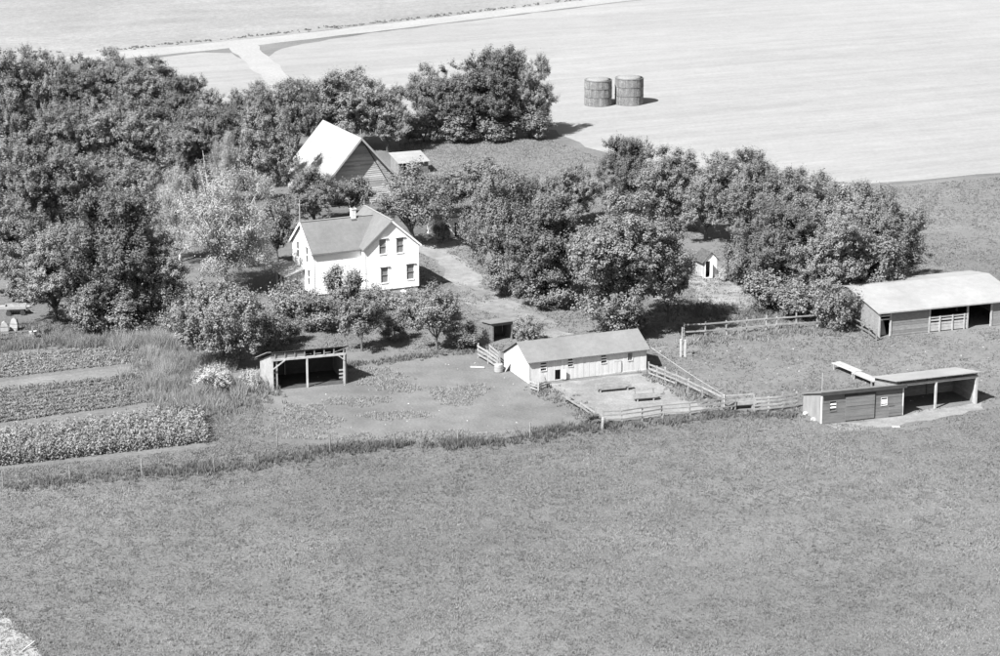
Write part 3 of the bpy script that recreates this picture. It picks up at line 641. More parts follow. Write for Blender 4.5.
# farmhouse: cross-gabled, front gable wing and long wing to its left
def farmhouse():
    t = thing('farmhouse', 365.5, 297, 25, 'white two storey farmhouse with cross gabled grey roof and chimney', 'house')
    W, D, E, RZ, F = 5.9, 6.9, 5.15, 7.72, .55
    MX, MY0, MY1, ME, MR = -5.25, 1.0, 7.0, 5.0, 7.45; MC = (MY0+MY1)/2
    fd = MB(); fd.box(.04, W-.04, .04, D-.04, -.1, F); fd.box(MX+.04, .04, MY0+.04, MY1-.04, -.1, F-.003); fd.build('foundation', M['concrete'], t)
    holes = [(1.58, 2.33, 4.35, 5.9), (3.5, 4.27, 4.3, 5.85), (1.73, 2.5, 1.3, 2.9), (4.6, 5.42, 1.35, 2.95)]
    s = (RZ-E)/(W/2)
    lo = lambda z: 0 if z <= E else (z-E)/s
    m = MB(); siding(m, front(), lo, lambda z: W-lo(z), F, RZ-.1, .18, holes=holes, breaks=(E,), jit=.002, tr=.02); m.build('wall', M['white'], t)
    m = MB(); siding(m, back(0, D), lo, lambda z: W-lo(z), F, RZ-.1, .18, breaks=(E,), jit=.002, tr=.02); m.build('wall', M['white'], t)
    m = MB(); siding(m, left(), K(0), K(D), F, E, .18, jit=.002, tr=.02); m.build('wall', M['white'], t)
    m = MB(); siding(m, right(W), K(0), K(D), F, E, .18, jit=.002, tr=.02); m.build('wall', M['white'], t)
    m = MB(); siding(m, front(MX, MY0), K(0), K(-MX-.04), F, ME, .18, jit=.002, tr=.02); m.build('wall', M['white'], t)
    m = MB(); siding(m, back(MX, MY1), K(0), K(-MX-.04), F, ME, .18, jit=.002, tr=.02); m.build('wall', M['white'], t)
    ms = (MR-ME)/(MC-MY0); mlo = lambda z: 0 if z <= ME else (z-ME)/ms
    gh = [(1.3, 2.1, 3.6, 5.2), (4.0, 4.8, 3.6, 5.2), (.9, 1.7, 1.3, 2.9)]
    m = MB(); siding(m, left(MX, MY0), mlo, lambda z: MY1-MY0-mlo(z), F, MR-.1, .18, holes=gh, breaks=(ME,), jit=.002, tr=.02); m.build('wall', M['white'], t)
    for u0, u1, z0, z1 in holes: window(t, front(), u0, u1, z0, z1, head=True, glass='screen', bars=(.5,), barmat='board_old')
    for u0, u1, z0, z1 in gh: window(t, left(MX, MY0), u0, u1, z0, z1, head=True, bars=(.5,))
    # corner boards and frieze
    for c_ in ((-.06, .07, -.065, .07, F, E-.05), (W-.07, W+.06, -.065, .07, F, E-.05), (MX-.06, MX+.07, MY0-.065, MY0+.07, F, ME-.05)): MB().box(*c_, 1).build('corner_board', M['white'], t)
    # roofs
    th = .12; ov = .28; fo = .24; zo = .14
    r1 = MB()
    for sx in (-1, 1):
        ex = -ov if sx < 0 else W+ov
        q = [(W/2, -.02, RZ+zo), (ex, -.02, E-ov*s+zo), (ex, D+.4, E-ov*s+zo), (W/2, D+.4, RZ+zo)]
        r1.slab(q if sx < 0 else q[::-1], th, 1)
    r1.build('roof', M['shingle'], t)
    for sx in (-1, 1):                               # front rake overhang and barge board
        ex = -ov-.02 if sx < 0 else W+ov+.02
        q = [(W/2, -fo, RZ+zo-.004), (ex, -fo, E-(ov+.02)*s+zo-.004), (ex, -.02, E-(ov+.02)*s+zo-.004), (W/2, -.02, RZ+zo-.004)]
        MB().slab(q if sx < 0 else q[::-1], th, 1).build('roof_overhang', M['shingle'], t)
        MB().beam((W/2, -fo-.02, RZ+zo-.13), (ex, -fo-.02, E-(ov+.02)*s+zo-.13), .04, .16, 1).build('barge_board', M['white' if sx > 0 else 'shingle_edge'], t)
    MB().beam((W/2, -fo, RZ+zo+.03), (W/2, D+.4, RZ+zo+.03), .2, .06, 1).build('ridge_cap', M['barn_tin'], t)
    x0, x1 = MX-.28, W/2-.3
    r2 = MB()
    r2.slab([(x0, MY0-ov, ME-ov*ms+zo), (x1, MY0-ov, ME-ov*ms+zo), (x1, MC, MR+zo), (x0, MC, MR+zo)], th, 1)
    r2.slab([(x0, MC, MR+zo), (x1, MC, MR+zo), (x1, MY1+ov, ME-ov*ms+zo), (x0, MY1+ov, ME-ov*ms+zo)], th, 1)
    r2.build('roof', M['shingle'], t)
    MB().box(x0, -.1, MY0-ov-.05, MY0-ov-.003, ME-ov*ms+zo-.15, ME-ov*ms+zo-.01, 1).build('gutter', M['shingle_edge'], t)
    MB().beam((x0, MC, MR+zo+.03), (x1-.2, MC, MR+zo+.03), .2, .06, 1).build('ridge_cap', M['barn_tin'], t)
    MB().beam((x0-.03, MY0-ov, ME-ov*ms+zo-.1), (x0-.03, MC, MR+zo-.1), .05, .2, 1).build('barge_board', M['white'], t)
    MB().beam((x0-.03, MY1+ov, ME-ov*ms+zo-.1), (x0-.03, MC, MR+zo-.1), .05, .2, 1).build('barge_board', M['white'], t)
    c = MB(); cx = .35; c.box(cx-.24, cx+.24, MC-.24, MC+.24, MR-.5, MR+.95, 1); ch = c.build('chimney', M['brick'], t)
    MB().box(cx-.29, cx+.29, MC-.29, MC+.29, MR+.951, MR+1.04, 1).build('chimney_cap', M['brick'], ch)
    MB().box(cx-.18, cx+.18, MC-.18, MC+.18, MR+1.041, MR+1.06, 1).build('flue', M['tar'], ch)
    MB().slab([(cx-.3, MC-.42, MR+zo-.42*ms+.02), (cx+.3, MC-.42, MR+zo-.42*ms+.02), (cx+.3, MC-.24, MR+zo-.24*ms+.02), (cx-.3, MC-.24, MR+zo-.24*ms+.02)], .03, 1).build('flashing', M['tar'], ch)
    # enclosed porch on the left gable
    px0, px1, py0, py1 = MX-2.0, MX-.05, 3.6, 6.6
    m = MB(); vboards(m, front(px0, py0), 0, 1.9, K(0), lambda u: 2.2+.28*u, .15, tr=.08); vboards(m, left(px0, py0), 0, 3, K(0), K(2.2), .15, holes=[(.5, 1.3, .9, 1.9), (1.7, 2.5, .9, 1.9)], tr=.08)
    vboards(m, back(px0, py1), 0, 1.9, K(0), lambda u: 2.2+.28*u, .15); po = m.build('porch', M['board_pale'], t)
    MB().slab([(px0-.3, py0-.3, 2.16), (px1-.03, py0-.3, 2.82), (px1-.03, py1+.3, 2.82), (px0-.3, py1+.3, 2.16)], .08, 1).build('porch_roof', M['tin'], po)
    MB().box(px0+.05, px0+.08, py0+.1, py1-.1, .8, 2.0, 1).build('pane', M['pane'], po)
    # front basement steps
    MB().beam((3.9, -.4, .35), (4.5, -1.5, .1), .5, .1, 1).build('cellar_door', M['white'], t)
farmhouse()

def barn():
    t = thing('barn', 321.5, 208, 25, 'tall weathered barn with pale steep roof behind the farmhouse', 'barn')
    W, D, E, RZ = 9.7, 11.3, 2.7, 8.1; s = (RZ-E)/(W/2); lo = lambda z: 0 if z <= E else (z-E)/s
    ln = lambda z: 5.15+(7.9-z)*.6
    m = MB(); siding(m, front(), lo, lambda z: max(lo(z)+.01, min(ln(z), W-lo(z))), .1, RZ-.1, .24, breaks=(E,), holes=[(3.0, 6.0, .1, 2.9)], tr=.25, lap=.04); m.build('wall', M['board_barn'], t)
    m = MB(); siding(m, front(), lambda z: min(ln(z)+.12, W-lo(z)), lambda z: W-lo(z), .1, 7.6, .24, breaks=(E,), tr=.05); m.build('wall', M['board_pale'], t)
    m = MB(); m.beam((ln(7.7)+.05, -.05, 7.7), (ln(.2)+.05, -.05, .2), .06, .14, 1, up=(0, 1, 0)); m.build('trim_board', M['tar'], t)
    m = MB(); siding(m, left(), K(0), K(D), .1, E, .24, tr=.1); m.build('wall', M['board_pale'], t)
    m = MB(); siding(m, right(W), K(0), K(D), .1, E, .24); m.build('wall', M['board_old'], t)
    m = MB(); siding(m, back(0, D), lo, lambda z: W-lo(z), .1, RZ-.1, .24, breaks=(E,)); m.build('wall', M['board_old'], t)
    dr = MB(); vboards(dr, front(0, -.05), 3.0, 6.0, K(.1), K(2.9), .2, th=.05); dr.build('barn_door', M['board_barn'], t)
    m = MB(); mbox(m, front(), 4.2, 5.0, .03, .06, 4.1, 5.0); m.build('loft_door', M['board_barn'], t)
    th, ov, fo, zo = .12, .5, 1.0, .12
    for sx in (-1, 1):
        ex = -ov if sx < 0 else W+ov
        q = [(W/2, -fo, RZ+zo), (ex, -fo, E-ov*s+zo), (ex, D+.4, E-ov*s+zo), (W/2, D+.4, RZ+zo)]
        MB().slab(q if sx < 0 else q[::-1], th, 1).build('roof', M['barn_tin'], t)
        MB().beam((W/2, -fo-.03, RZ+zo-.1), (ex, -fo-.03, E-ov*s+zo-.1), .05, .22, 1).build('barge_board', M['board_pale'], t)
    MB().tube([(W/2, -fo+.3, RZ+zo-.1), (W/2, -fo+.3, RZ+1.1)], .05, 5).build('lightning_rod', M['steel'], t)
barn()

def lean_shed(t, W, D, hf, hb, mats, pitch=.22, opening=None, holes=(), th=.06, ovf=.3, ov=.2, roof='tin', vertical=False, edge=None):
    """mono-pitch shed, front height hf, back height hb"""
    top = lambda u: hf+(hb-hf)*u/D
    S = vboards if vertical else None
    m = MB()
    if vertical: vboards(m, front(), 0, W, K(.03), K(hf), pitch, holes=([opening] if opening else [])+list(holes))
    else: siding(m, front(), K(0), K(W), .03, hf, pitch, holes=([opening] if opening else [])+list(holes))
    m.build('wall', M[mats[0]], t)
    for Mp in (left(), right(W)):
        m = MB(); vboards(m, Mp, 0, D, K(.03), top, pitch); m.build('wall', M[mats[1]], t)
    m = MB(); vboards(m, back(0, D), 0, W, K(.03), K(hb), pitch); m.build('wall', M[mats[1]], t)
    k = (hb-hf)/D; z = .05
    r = MB().slab([(-ov, -ovf, hf-k*ovf+z+th), (W+ov, -ovf, hf-k*ovf+z+th), (W+ov, D+.25, hb+k*.25+z+th), (-ov, D+.25, hb+k*.25+z+th)], th, 1)
    ro = r.build('roof', M[roof], t)
    if edge: MB().box(-ov-.02, W+ov+.02, -ovf-.05, -ovf-.003, hf-k*ovf+z+th-edge, hf-k*ovf+z+th+.01, 1).build('fascia', M['tar'], ro)
    return top

# long chicken coop (saltbox)
def coop():
    t = thing('chicken_coop', 529, 384, 22, 'long low whitewashed coop with grey saltbox roof beside the pen', 'coop')
    L_, D, E, RZ, RY, BE = 11.75, 6.0, 2.1, 3.25, 2.45, 1.35
    def U(x): return (x-529)/(648.5-529)*L_
    wins = [(U(540.5), U(546.3), 1.12, 1.86), (U(568), U(573.3), 1.22, 2.0), (U(601.7), U(607.4), 1.18, 1.92), (U(629), U(633.8), 1.15, 1.88)]
    d1 = (U(555), U(560.6), .12, 1.05); d2 = (U(616), U(622.2), .12, 1.15)
    m = MB(); vboards(m, front(), 0, L_, K(.03), K(E), .2, holes=wins+[d1, d2], tr=.07); m.build('wall', M['coop'], t)
    top = lambda u: E+(RZ-E)*u/RY if u < RY else RZ+(BE-RZ)*(u-RY)/(D-RY)
    for Mp in (left(), right(L_)):
        m = MB(); vboards(m, Mp, 0, RY, K(.03), top, .2, tr=.07); vboards(m, Mp, RY, D, K(.03), top, .2, tr=.07); m.build('wall', M['coop'], t)
    m = MB(); vboards(m, back(0, D), 0, L_, K(.03), K(BE), .2); m.build('wall', M['coop'], t)
    z, ov = .12, .3; k1 = (RZ-E)/RY; k2 = (RZ-BE)/(D-RY)
    MB().slab([(-.25, -ov, E-ov*k1+z), (L_+.25, -ov, E-ov*k1+z), (L_+.25, RY, RZ+z), (-.25, RY, RZ+z)], .05, 1).build('roof', M['roll_roof'], t)
    MB().slab([(-.25, RY, RZ+z), (L_+.25, RY, RZ+z), (L_+.25, D+.2, BE-.2*k2+z), (-.25, D+.2, BE-.2*k2+z)], .05, 1).build('roof', M['roll_roof'], t)
    for i in range(15):
        x = .05+i*(L_-.1)/14; MB().beam((x, -ov+.02, E-ov*k1+z-.12), (x, .0, E+z-.13), .06, .12).build('rafter_tail', M['board_pale'], t)
    for i, w_ in enumerate(wins):
        if i < 3: window(t, front(), *w_, fw=.05, frame='coop', glass='dark', bars=(.36, .7) if i != 1 else (.3, .62), barmat='white', inset=-.04, bh=.09)
        else: window(t, front(), *w_, fw=.06, frame='coop', glass='screen', bars=(.5,), vbars=(.5,), barmat='board_old')
    MB().box(d1[0]-.3, d1[1]+.3, .35, .38, .05, 1.3, 1).build('doorway_shade_panel', M['dark'], t)  # added dark panel: the doorway's inner shade put into its colour
    dd = MB(); dd.hexa([(d1[1]+.02, -.04, .14), (d1[1]+.42, -.3, .14), (d1[1]+.44, -.27, .14), (d1[1]+.02, -.01, .14), (d1[1]+.02, -.04, 1.04), (d1[1]+.42, -.3, 1.04), (d1[1]+.44, -.27, 1.04), (d1[1]+.02, -.01, 1.04)], 1.1)
    dd.build('door', M['coop'], t)
    m = MB(); vboards(m, front(0, -.06), d2[0], d2[1], K(.12), K(1.15), .2, th=.05); o = m.build('door', M['coop'], t)
    m = MB(); mbox(m, front(), d2[0]-.06, d2[1]+.06, .03, .08, 1.15, 1.2); m.build('door_frame', M['board_old'], t)
    m = MB(); mbox(m, front(), 7.0, L_, .03, .1, .0, .12); m.build('sill', M['concrete'], t)
    MB().box(-.06, .06, -.06, .06, .03, E-.02, 1.05).build('corner_board', M['coop'], t)
    # low door leaf propped at the gable end
    MB().hexa([(-.6, 4.3, .02), (-.55, 4.9, .02), (-.5, 4.9, .02), (-.55, 4.3, .02), (-.1, 4.3, .75), (-.1, 4.9, .75), (-.05, 4.9, .75), (-.05, 4.3, .75)], 1).build('trap_door', M['board_pale'], t)
coop()

# dark sided tool shed
def tool_shed():
    t = thing('tool_shed', 821, 424, 18, 'dark sided shed with tar edged roof and sliding door', 'shed')
    W, D, hf, hb = 7.75, 3.7, 2.72, 1.6
    def U(x): return (x-821)/(901-821)*W
    holes = [(U(829), U(835), 1.1, 1.95), (U(879.5), U(885), 1.15, 1.8)]
    lean_shed(t, W, D, hf, hb, ('board_dark', 'board_mid'), .3, holes=holes, roof='roll_roof', edge=.3, ovf=.25, ov=.2)
    window(t, front(), *holes[0], fw=.06, frame='board_dark', glass='dark', bars=(.34, .68), barmat='white', bh=.12)
    window(t, front(), *holes[1], fw=.05, frame='coop', glass='dark', bars=(.3, .62), barmat='white', bh=.16)
    m = MB(); siding(m, front(0, -.07), K(U(844)), K(U(872.6)), .12, 2.3, .3, th=.04, tr=.05); d = m.build('sliding_door', M['board_dark'], t)
    m = MB(); mbox(m, front(), U(843), U(856), .05, .16, 2.33, 2.45); mbox(m, front(), U(856), U(873), .05, .14, 2.36, 2.42); m.build('door_rail', M['tar'], d)
    m = MB(); mbox(m, front(), U(873), U(873.8), .03, .06, .1, 2.45); m.build('door_jamb', M['tar'], t)
    m = MB(); siding(m, front(0, -.05), K(U(887)), K(U(900.3)), .1, .95, .28, th=.04); h = m.build('hatch', M['board_dark'], t)
    m = MB(); mbox(m, front(), U(887), U(892.5), .05, .1, .97, 1.03); m.build('hatch_rail', M['tar'], h)
    MB().box(-.05, .05, -.055, .06, .03, hf-.05, 1.2).build('corner_board', M['coop'], t)
    MB().box(W-.05, W+.05, -.055, .06, .03, hf-.05, 1.2).build('corner_board', M['coop'], t)
tool_shed()
p = thing('slender_pole', 821.5, 408, 0, 'thin pale pole rising behind the tool shed roof', 'pole'); MB().tube([(0, 0, 0), (0, 0, 3.25)], .035, 6).build('shaft', M['board_pale'], p)
MB().box(-.12, .12, -.12, .12, 0, .12, 1).build('footing', M['concrete'], p)

# open fronted shed on the right
def open_shed_right():
    t = thing('open_shed', 896, 413, 20, 'open fronted shed with pale roof behind the dark tool shed', 'shed')
    W, D, hf, hb = 7.9, 4.0, 2.85, 2.1
    top = lambda u: hf-.1+(hb-hf)*u/D
    for Mp in (left(), right(W)):
        m = MB(); siding(m, Mp, K(0), K(D), .03, hb-.05, .28, tr=.15); vboards(m, Mp, 0, D, K(hb-.05), top, .3); m.build('wall', M['board_old'], t)
    m = MB(); siding(m, back(0, D), K(0), K(W), .03, hb-.05, .3, tr=.25); m.build('wall', M['board_old'], t)
    k = (hb-hf)/D
    MB().slab([(-.3, -.35, hf-k*.35+.12), (W+.3, -.35, hf-k*.35+.12), (W+.3, D+.2, hb+k*.2+.12), (-.3, D+.2, hb+k*.2+.12)], .07, 1).build('roof', M['tin'], t)
    MB().box(0, W, -.12, .0, hf-.42, hf-.22, 1).build('beam', M['board_pale'], t)
    for i in range(6): x = .1+i*(W-.2)/5; MB().beam((x, -.3, hf+.02-k*.3), (x, D, hb+.02), .07, .12).build('rafter', M['board_old'], t)
    MB().box(3.75, 3.92, -.12, .05, 0, hf-.42, 1.2).build('post', M['board_pale'], t)
    for x in (.0, W-.12): MB().box(x, x+.16, -.12, .06, 0, hf-.42, 1.1).build('post', M['board_pale'], t)
    MB().hexa([(W-.06, -.14, 0), (W+.09, -.14, 0), (W+.09, .5, 0), (W-.06, .5, 0), (W-.06, -.14, hf-.2), (W+.09, -.14, hf-.2), (W+.09, .05, hf-.2), (W-.06, .05, hf-.2)], 1.1).build('end_board', M['board_pale'], t)
    for x in (2.6, 5.2): MB().box(x, x+.12, D-.15, D-.03, 0, hb-.06).build('post', M['board_old'], t)
open_shed_right()

# open fronted shed at the corral
def open_shed_left():
    t = thing('open_shed', 272, 390.5, 18, 'two bay open shed with dark interior at the corral corner', 'shed')
    W, D, hb = 6.85, 4.6, 1.75; hbeam = 2.85; hroof = 3.45
    top = lambda u: hroof-.12+(hb-hroof)*u/D
    m = MB(); vboards(m, left(), 0, D, K(.03), top, .22, tr=.05); m.build('wall', M['board_pale'], t)
    m = MB(); vboards(m, right(W), 0, D, K(.03), lambda u: top(u), .22); m.build('wall', M['board_dark'], t)  # boards darkened: interior shade put into the wall colour
    m = MB(); siding(m, back(0, D), K(0), K(W), .03, hb-.05, .25); m.build('wall', M['dark'], t)  # near-black back wall: the shed's inner shade put into its colour
    k = (hb-hroof)/D
    MB().slab([(-.35, -.2, hroof-k*.2+.1), (W+.3, -.2, hroof-k*.2+.1), (W+.3, D+.25, hb+k*.25+.1), (-.35, D+.25, hb+k*.25+.1)], .06, 1).build('roof', M['tar'], t)
    MB().slab([(-.42, -.2, hroof-k*.2+.16), (-.05, -.2, hroof-k*.2+.16), (-.05, D+.25, hb+k*.25+.16), (-.42, D+.25, hb+k*.25+.16)], .05, 1).build('roof_edge', M['board_pale'], t)
    MB().box(0, W, -.14, -.0, hbeam-.1, hbeam+.1, 1.1).build('beam', M['board_pale'], t)
    for i in range(8):
        x = .3+i*(W-.5)/7
        MB().box(x, x+.09, -.12, .1, hbeam+.1, hroof-.0, 1).build('rafter_block', M['board_old'], t)
        MB().beam((x+.04, -.15, hroof+.02-k*.1), (x+.04, D, hb+.0), .08, .14).build('rafter', M['dark'], t)  # rafters near-black: shade under the roof put into their colour
    MB().hexa([(.02, -.03, hbeam+.1), (3.1, -.03, hbeam+.1), (3.1, .03, hbeam+.1), (.02, .03, hbeam+.1), (.02, -.03, hroof+.02), (3.1, -.03, hroof-.08), (3.1, .03, hroof-.08), (.02, .03, hroof+.02)], 1).build('infill_board', M['board_old'], t)
    for x, tt in ((.0, 1.2), (.42, .8), (3.2, 1.2), (W-.2, 1.1), (W-.02, .8)):
        MB().box(x, x+.15, -.13 if tt > 1 else .02, .03 if tt > 1 else .16, 0, hbeam-.1, tt).build('post', M['board_pale'], t)
    MB().beam((.1, -.17, 2.0), (1.3, -.17, hbeam-.02), .05, .1, 1.1).build('brace', M['board_pale'], t)
    MB().beam((W-.1, -.17, 2.3), (W-.75, -.17, hbeam-.02), .05, .09, 1.1).build('brace', M['board_pale'], t)
    for z in (.5, .85, 1.2): MB().box(W-.55, W-.05, .2, .24, z, z+.14).build('gate_board', M['board_pale'], t)
    for z in (.5, 1.0, 1.5): MB().box(.2, .6, .18, .22, z, z+.16).build('gate_board', M['board_pale'], t)
    MB().box(2.2, 2.3, D-.2, D-.1, 0, hb-.1).build('post', M['board_old'], t)
    MB().box(.05, W-.05, .02, D-.05, .012, .03, 1).build('dark_floor', M['dark'], t)  # near-black sheet laid over the floor of both bays
open_shed_left()

# long cattle shed at the right picture edge
def cattle_shed():
    t = thing('cattle_shed', 878, 337.5, 19.5, 'long cattle shed with pale metal roof and open bays', 'shed')
    L_, RY, D, E, RZ, BE = 15.3, 6.2, 9.6, 2.5, 3.45, 2.9
    top = lambda u: E+(RZ-E)*u/RY if u < RY else RZ+(BE-RZ)*(u-RY)/(D-RY)
    for Mp in (left(), right(L_)):
        m = MB(); vboards(m, Mp, 0, RY, K(.03), top, .3, tr=.06); vboards(m, Mp, RY, D, K(.03), top, .3, tr=.06); m.build('wall', M['board_old'], t)
    m = MB(); vboards(m, back(0, D), 0, L_, K(.03), K(BE), .3); m.build('wall', M['board_old'], t)
    m = MB(); siding(m, front(), K(1.3), K(5.45), .05, E, .24, tr=.16); m.build('wall', M['board_old'], t)
    m = MB(); siding(m, front(), K(12.35), K(L_), .05, E, .24, tr=.1); m.build('wall', M['board_old'], t)
    k = (RZ-E)/RY; z, ov = .16, .45
    MB().slab([(-.3, -ov, E-ov*k+z), (L_+.3, -ov, E-ov*k+z), (L_+.3, RY, RZ+z), (-.3, RY, RZ+z)], .07, 1).build('roof', M['tin'], t)
    MB().slab([(-.3, RY, RZ+z), (L_+.3, RY, RZ+z), (L_+.3, D+.3, BE+z-.05), (-.3, D+.3, BE+z-.05)], .07, 1).build('roof', M['tin'], t)
    MB().box(-.3, L_+.3, -ov-.04, -ov-.003, E-ov*k+z-.12, E-ov*k+z+.01, 1).build('eave_trim', M['board_pale'], t)
    MB().box(0, L_, -.02, .12, E-.22, E-.04, 1).build('header_beam', M['board_old'], t)
    for x in (0, 1.2, 5.45, 9.65, 12.3): MB().box(x, x+.16, -.1, .06, 0, E-.05, 1.1).build('post', M['board_pale'], t)
    for x in (6.6, 8.0, 9.3): MB().box(x, x+.13, -.14, -.06, 0, 1.6, 1.1).build('gate_post', M['board_pale'], t)
    for z0, h in ((.1, .3), (.42, .28), (.75, .2), (1.12, .16), (1.42, .16)): MB().box(5.6, 9.65, -.06, -.02, z0, z0+h, 1.15).build('gate_board', M['board_pale'], t)
    # corner opening with a leaning door leaf
    MB().hexa([(.2, .5, .05), (1.15, .5, .05), (1.15, .55, .05), (.2, .55, .05), (.35, .95, 1.5), (1.0, .95, 1.5), (1.0, 1.0, 1.5), (.35, 1.0, 1.5)], 1.1).build('door_leaf', M['board_pale'], t)
    for z0 in (1.7, 2.05): MB().box(.15, 1.2, -.05, 0, z0, z0+.13, 1.1).build('cross_board', M['board_pale'], t)
    for x in (3.0, 7.5, 12.0):
        MB().box(x, x+.18, RY-.1, RY+.08, 0, RZ-.1).build('post', M['board_old'], t)
cattle_shed()

# small white outbuildings
def privy():
    t = thing('privy', 704.5, 278.5, 24, 'tiny white privy with open dark door among the trees', 'outhouse')
    W, D, E, RZ = 1.45, 1.9, 2.0, 2.75; s = (RZ-E)/(W/2); lo = lambda z: 0 if z <= E else (z-E)/s
    dr = (.1, .62, .1, 1.85)
    m = MB(); vboards(m, front(), 0, W/2, K(0), lambda u: E+u*s, .15, holes=[dr]); vboards(m, front(), W/2, W, K(0), lambda u: RZ-(u-W/2)*s, .15); m.build('wall', M['white'], t)
    m = MB(); vboards(m, left(), 0, D, K(0), K(E), .15, tr=.2); m.build('wall', M['board_pale'], t)
    m = MB(); vboards(m, right(W), 0, D, K(0), K(E), .15); m.build('wall', M['board_pale'], t)
    m = MB(); vboards(m, back(0, D), 0, W, K(0), K(E), .15); m.build('wall', M['board_pale'], t)
    for sx in (-1, 1):
        ex = -.35 if sx < 0 else W+.2
        q = [(W/2, -.15, RZ+.08), (ex, -.15, RZ+.08-s*(W/2-ex if sx < 0 else ex-W/2)), (ex, D+.2, RZ+.08-s*(W/2-ex if sx < 0 else ex-W/2)), (W/2, D+.2, RZ+.08)]
        MB().slab(q if sx < 0 else q[::-1], .05, 1).build('roof', M['old_shingle'], t)
    MB().box(.05, W-.05, -.35, -.05, 0, .1, 1.1).build('step', M['concrete'], t)
    MB().box(dr[1]+.0, dr[1]+.04, -.5, -.04, .1, 1.8, 1).build('door', M['white'], t)
privy()
def summer_kitchen():
    t = thing('outbuilding', 436, 239, 20, 'little white outbuilding with dark doorway behind the driveway', 'outbuilding')
    lean_shed(t, 3.4, 3.0, 2.3, 1.9, ('white', 'white'), .18, opening=(2.2, 2.8, .05, 1.75), roof='shingle', vertical=False)
    MB().box(2.0, 3.0, .4, .43, .05, 2.0, 1).build('doorway_shade_panel', M['dark'], t)  # dark panel added behind the opening, room shade put into its colour
summer_kitchen()
t = thing('lean_to_shed', 399, 175, 22, 'low shed with pale flat roof right behind the barn', 'shed')
lean_shed(t, 3.9, 3.0, 1.5, 2.1, ('board_dark', 'board_old'), .25, roof='tin', opening=(.6, 1.8, .05, 1.4))
t = thing('field_hut', 492.5, 342, 26, 'little dark open hut between shrubs above the coop', 'hut')
lean_shed(t, 2.15, 2.2, 1.75, 1.45, ('board_dark', 'board_dark'), .2, opening=(.12, 2.03, .03, 1.55), roof='roll_roof', ovf=.15)

# corn cribs
def crib(px, py, d, h, label):
    t = thing('corn_crib', px, py, 0, label, 'corn crib', 'round corn cribs in the stubble field'); r = d/2
    m = MB(); m.tube([(0, 0, 0), (0, 0, h)], r-.06, 32, 1); m.build('corn_core', M['corn'], t)
    m = MB(); n = 150
    for tier in range(3):
        z0, z1 = .02+tier*h/3, (tier+1)*h/3-.03
        for i in range(n):
            a = 2*math.pi*i/n+tier*.02; q = rng.uniform(-.02, .02); c, s = math.cos(a), math.sin(a); w2 = r*math.pi/n*.62
            def pt(rad, o, z): return (c*rad-s*o, s*rad+c*o, z)
            m.hexa([pt(r+q, -w2, z0), pt(r+q, w2, z0), pt(r-.04+q, w2, z0), pt(r-.04+q, -w2, z0), pt(r+q, -w2, z1), pt(r+q, w2, z1), pt(r-.04+q, w2, z1), pt(r-.04+q, -w2, z1)], rng.uniform(.75, 1.3))
    tag(m.build('slat_wall', M['crib'], t), kind='stuff')
    for tier in range(4):
        z = min(h-.06, .05+tier*h/3); ring = [(math.cos(2*math.pi*i/28)*(r+.03), math.sin(2*math.pi*i/28)*(r+.03), z) for i in range(29)]
        MB().tube(ring, .03, 5, .6, False).build('hoop', M['crib'], t)
    m = MB(); m.tube([(0, 0, h-.01), (0, 0, h+.16), (0, 0, h+.34)], [r-.06, r*.6, .08], 28, 1); m.build('heap', M['corn'], t, True)
crib(598, 104.5, 3.95, 3.7, 'left round slatted corn crib in the stubble field')
crib(629, 103.5, 4.1, 3.85, 'right round slatted corn crib in the stubble field')

# ------------------------------------------------------------------ fences, bunks, odds and ends
def fence(px_posts, rails, label, name='plank_fence', post_h=1.3, rail=(.04, .15), mt='fence', tone=1.0, cat='fence', pw=.13, skip=(), group=None, sag=.03):
    P = [G(*p) for p in px_posts]; t = empty(name, P[0]); tag(t, label, cat, group)
    P = [p-P[0] for p in P]
    for p in P:
        h = post_h*rng.uniform(.92, 1.12); lx, ly = rng.uniform(-.05, .05), rng.uniform(-.05, .05)
        MB().hexa([(p.x-pw/2, p.y-pw/2, 0), (p.x+pw/2, p.y-pw/2, 0), (p.x+pw/2, p.y+pw/2, 0), (p.x-pw/2, p.y+pw/2, 0)]+[(p.x+lx+a*pw/2, p.y+ly+b*pw/2, h) for a, b in ((-1, -1), (1, -1), (1, 1), (-1, 1))], tone*rng.uniform(.85, 1.2)).build('post', M[mt], t)
    for i in range(len(P)-1):
        a, b = P[i], P[i+1]; d = (b-a); L_ = d.length; d.normalize(); nrm = Vector((d.y, -d.x, 0))*(pw/2+rail[0]/2+.005)
        if nrm.y > 0: nrm = -nrm
        for j, z in enumerate(rails):
            if (i, j) in skip: continue
            o = nrm*(1 if i % 2 == 0 else 1.0)
            MB().beam(a+o+d*.02+Vector((0, 0, z+rng.uniform(-sag, sag))), b+o-d*.02+Vector((0, 0, z+rng.uniform(-sag, sag))), rail[0], rail[1]*rng.uniform(.85, 1.15), tone*rng.uniform(.85, 1.2)).build('rail', M[mt], t)
    return t
fence([(649, 376), (657, 379), (665, 382.5), (676, 387), (688, 392.5), (702, 399.5), (722, 409)], (.35, .75, 1.15), 'board fence running from the coop along the right of the pen', post_h=1.35, skip=((3, 0), (4, 0), (5, 0), (5, 1)))
fence([(603, 424), (622, 423), (642, 420.5), (662, 417.5), (690, 415.5), (707, 413.5), (735, 410)], (.4, .8, 1.15), 'low pale plank fence closing the bottom of the pen', post_h=1.25, rail=(.04, .12), tone=.95)
fence([(754, 412.5), (768, 411.5), (782, 410), (796, 408)], (.3, .65, 1.0, 1.3), 'four board fence left of the tool shed', post_h=1.5, rail=(.04, .16), tone=1.15)
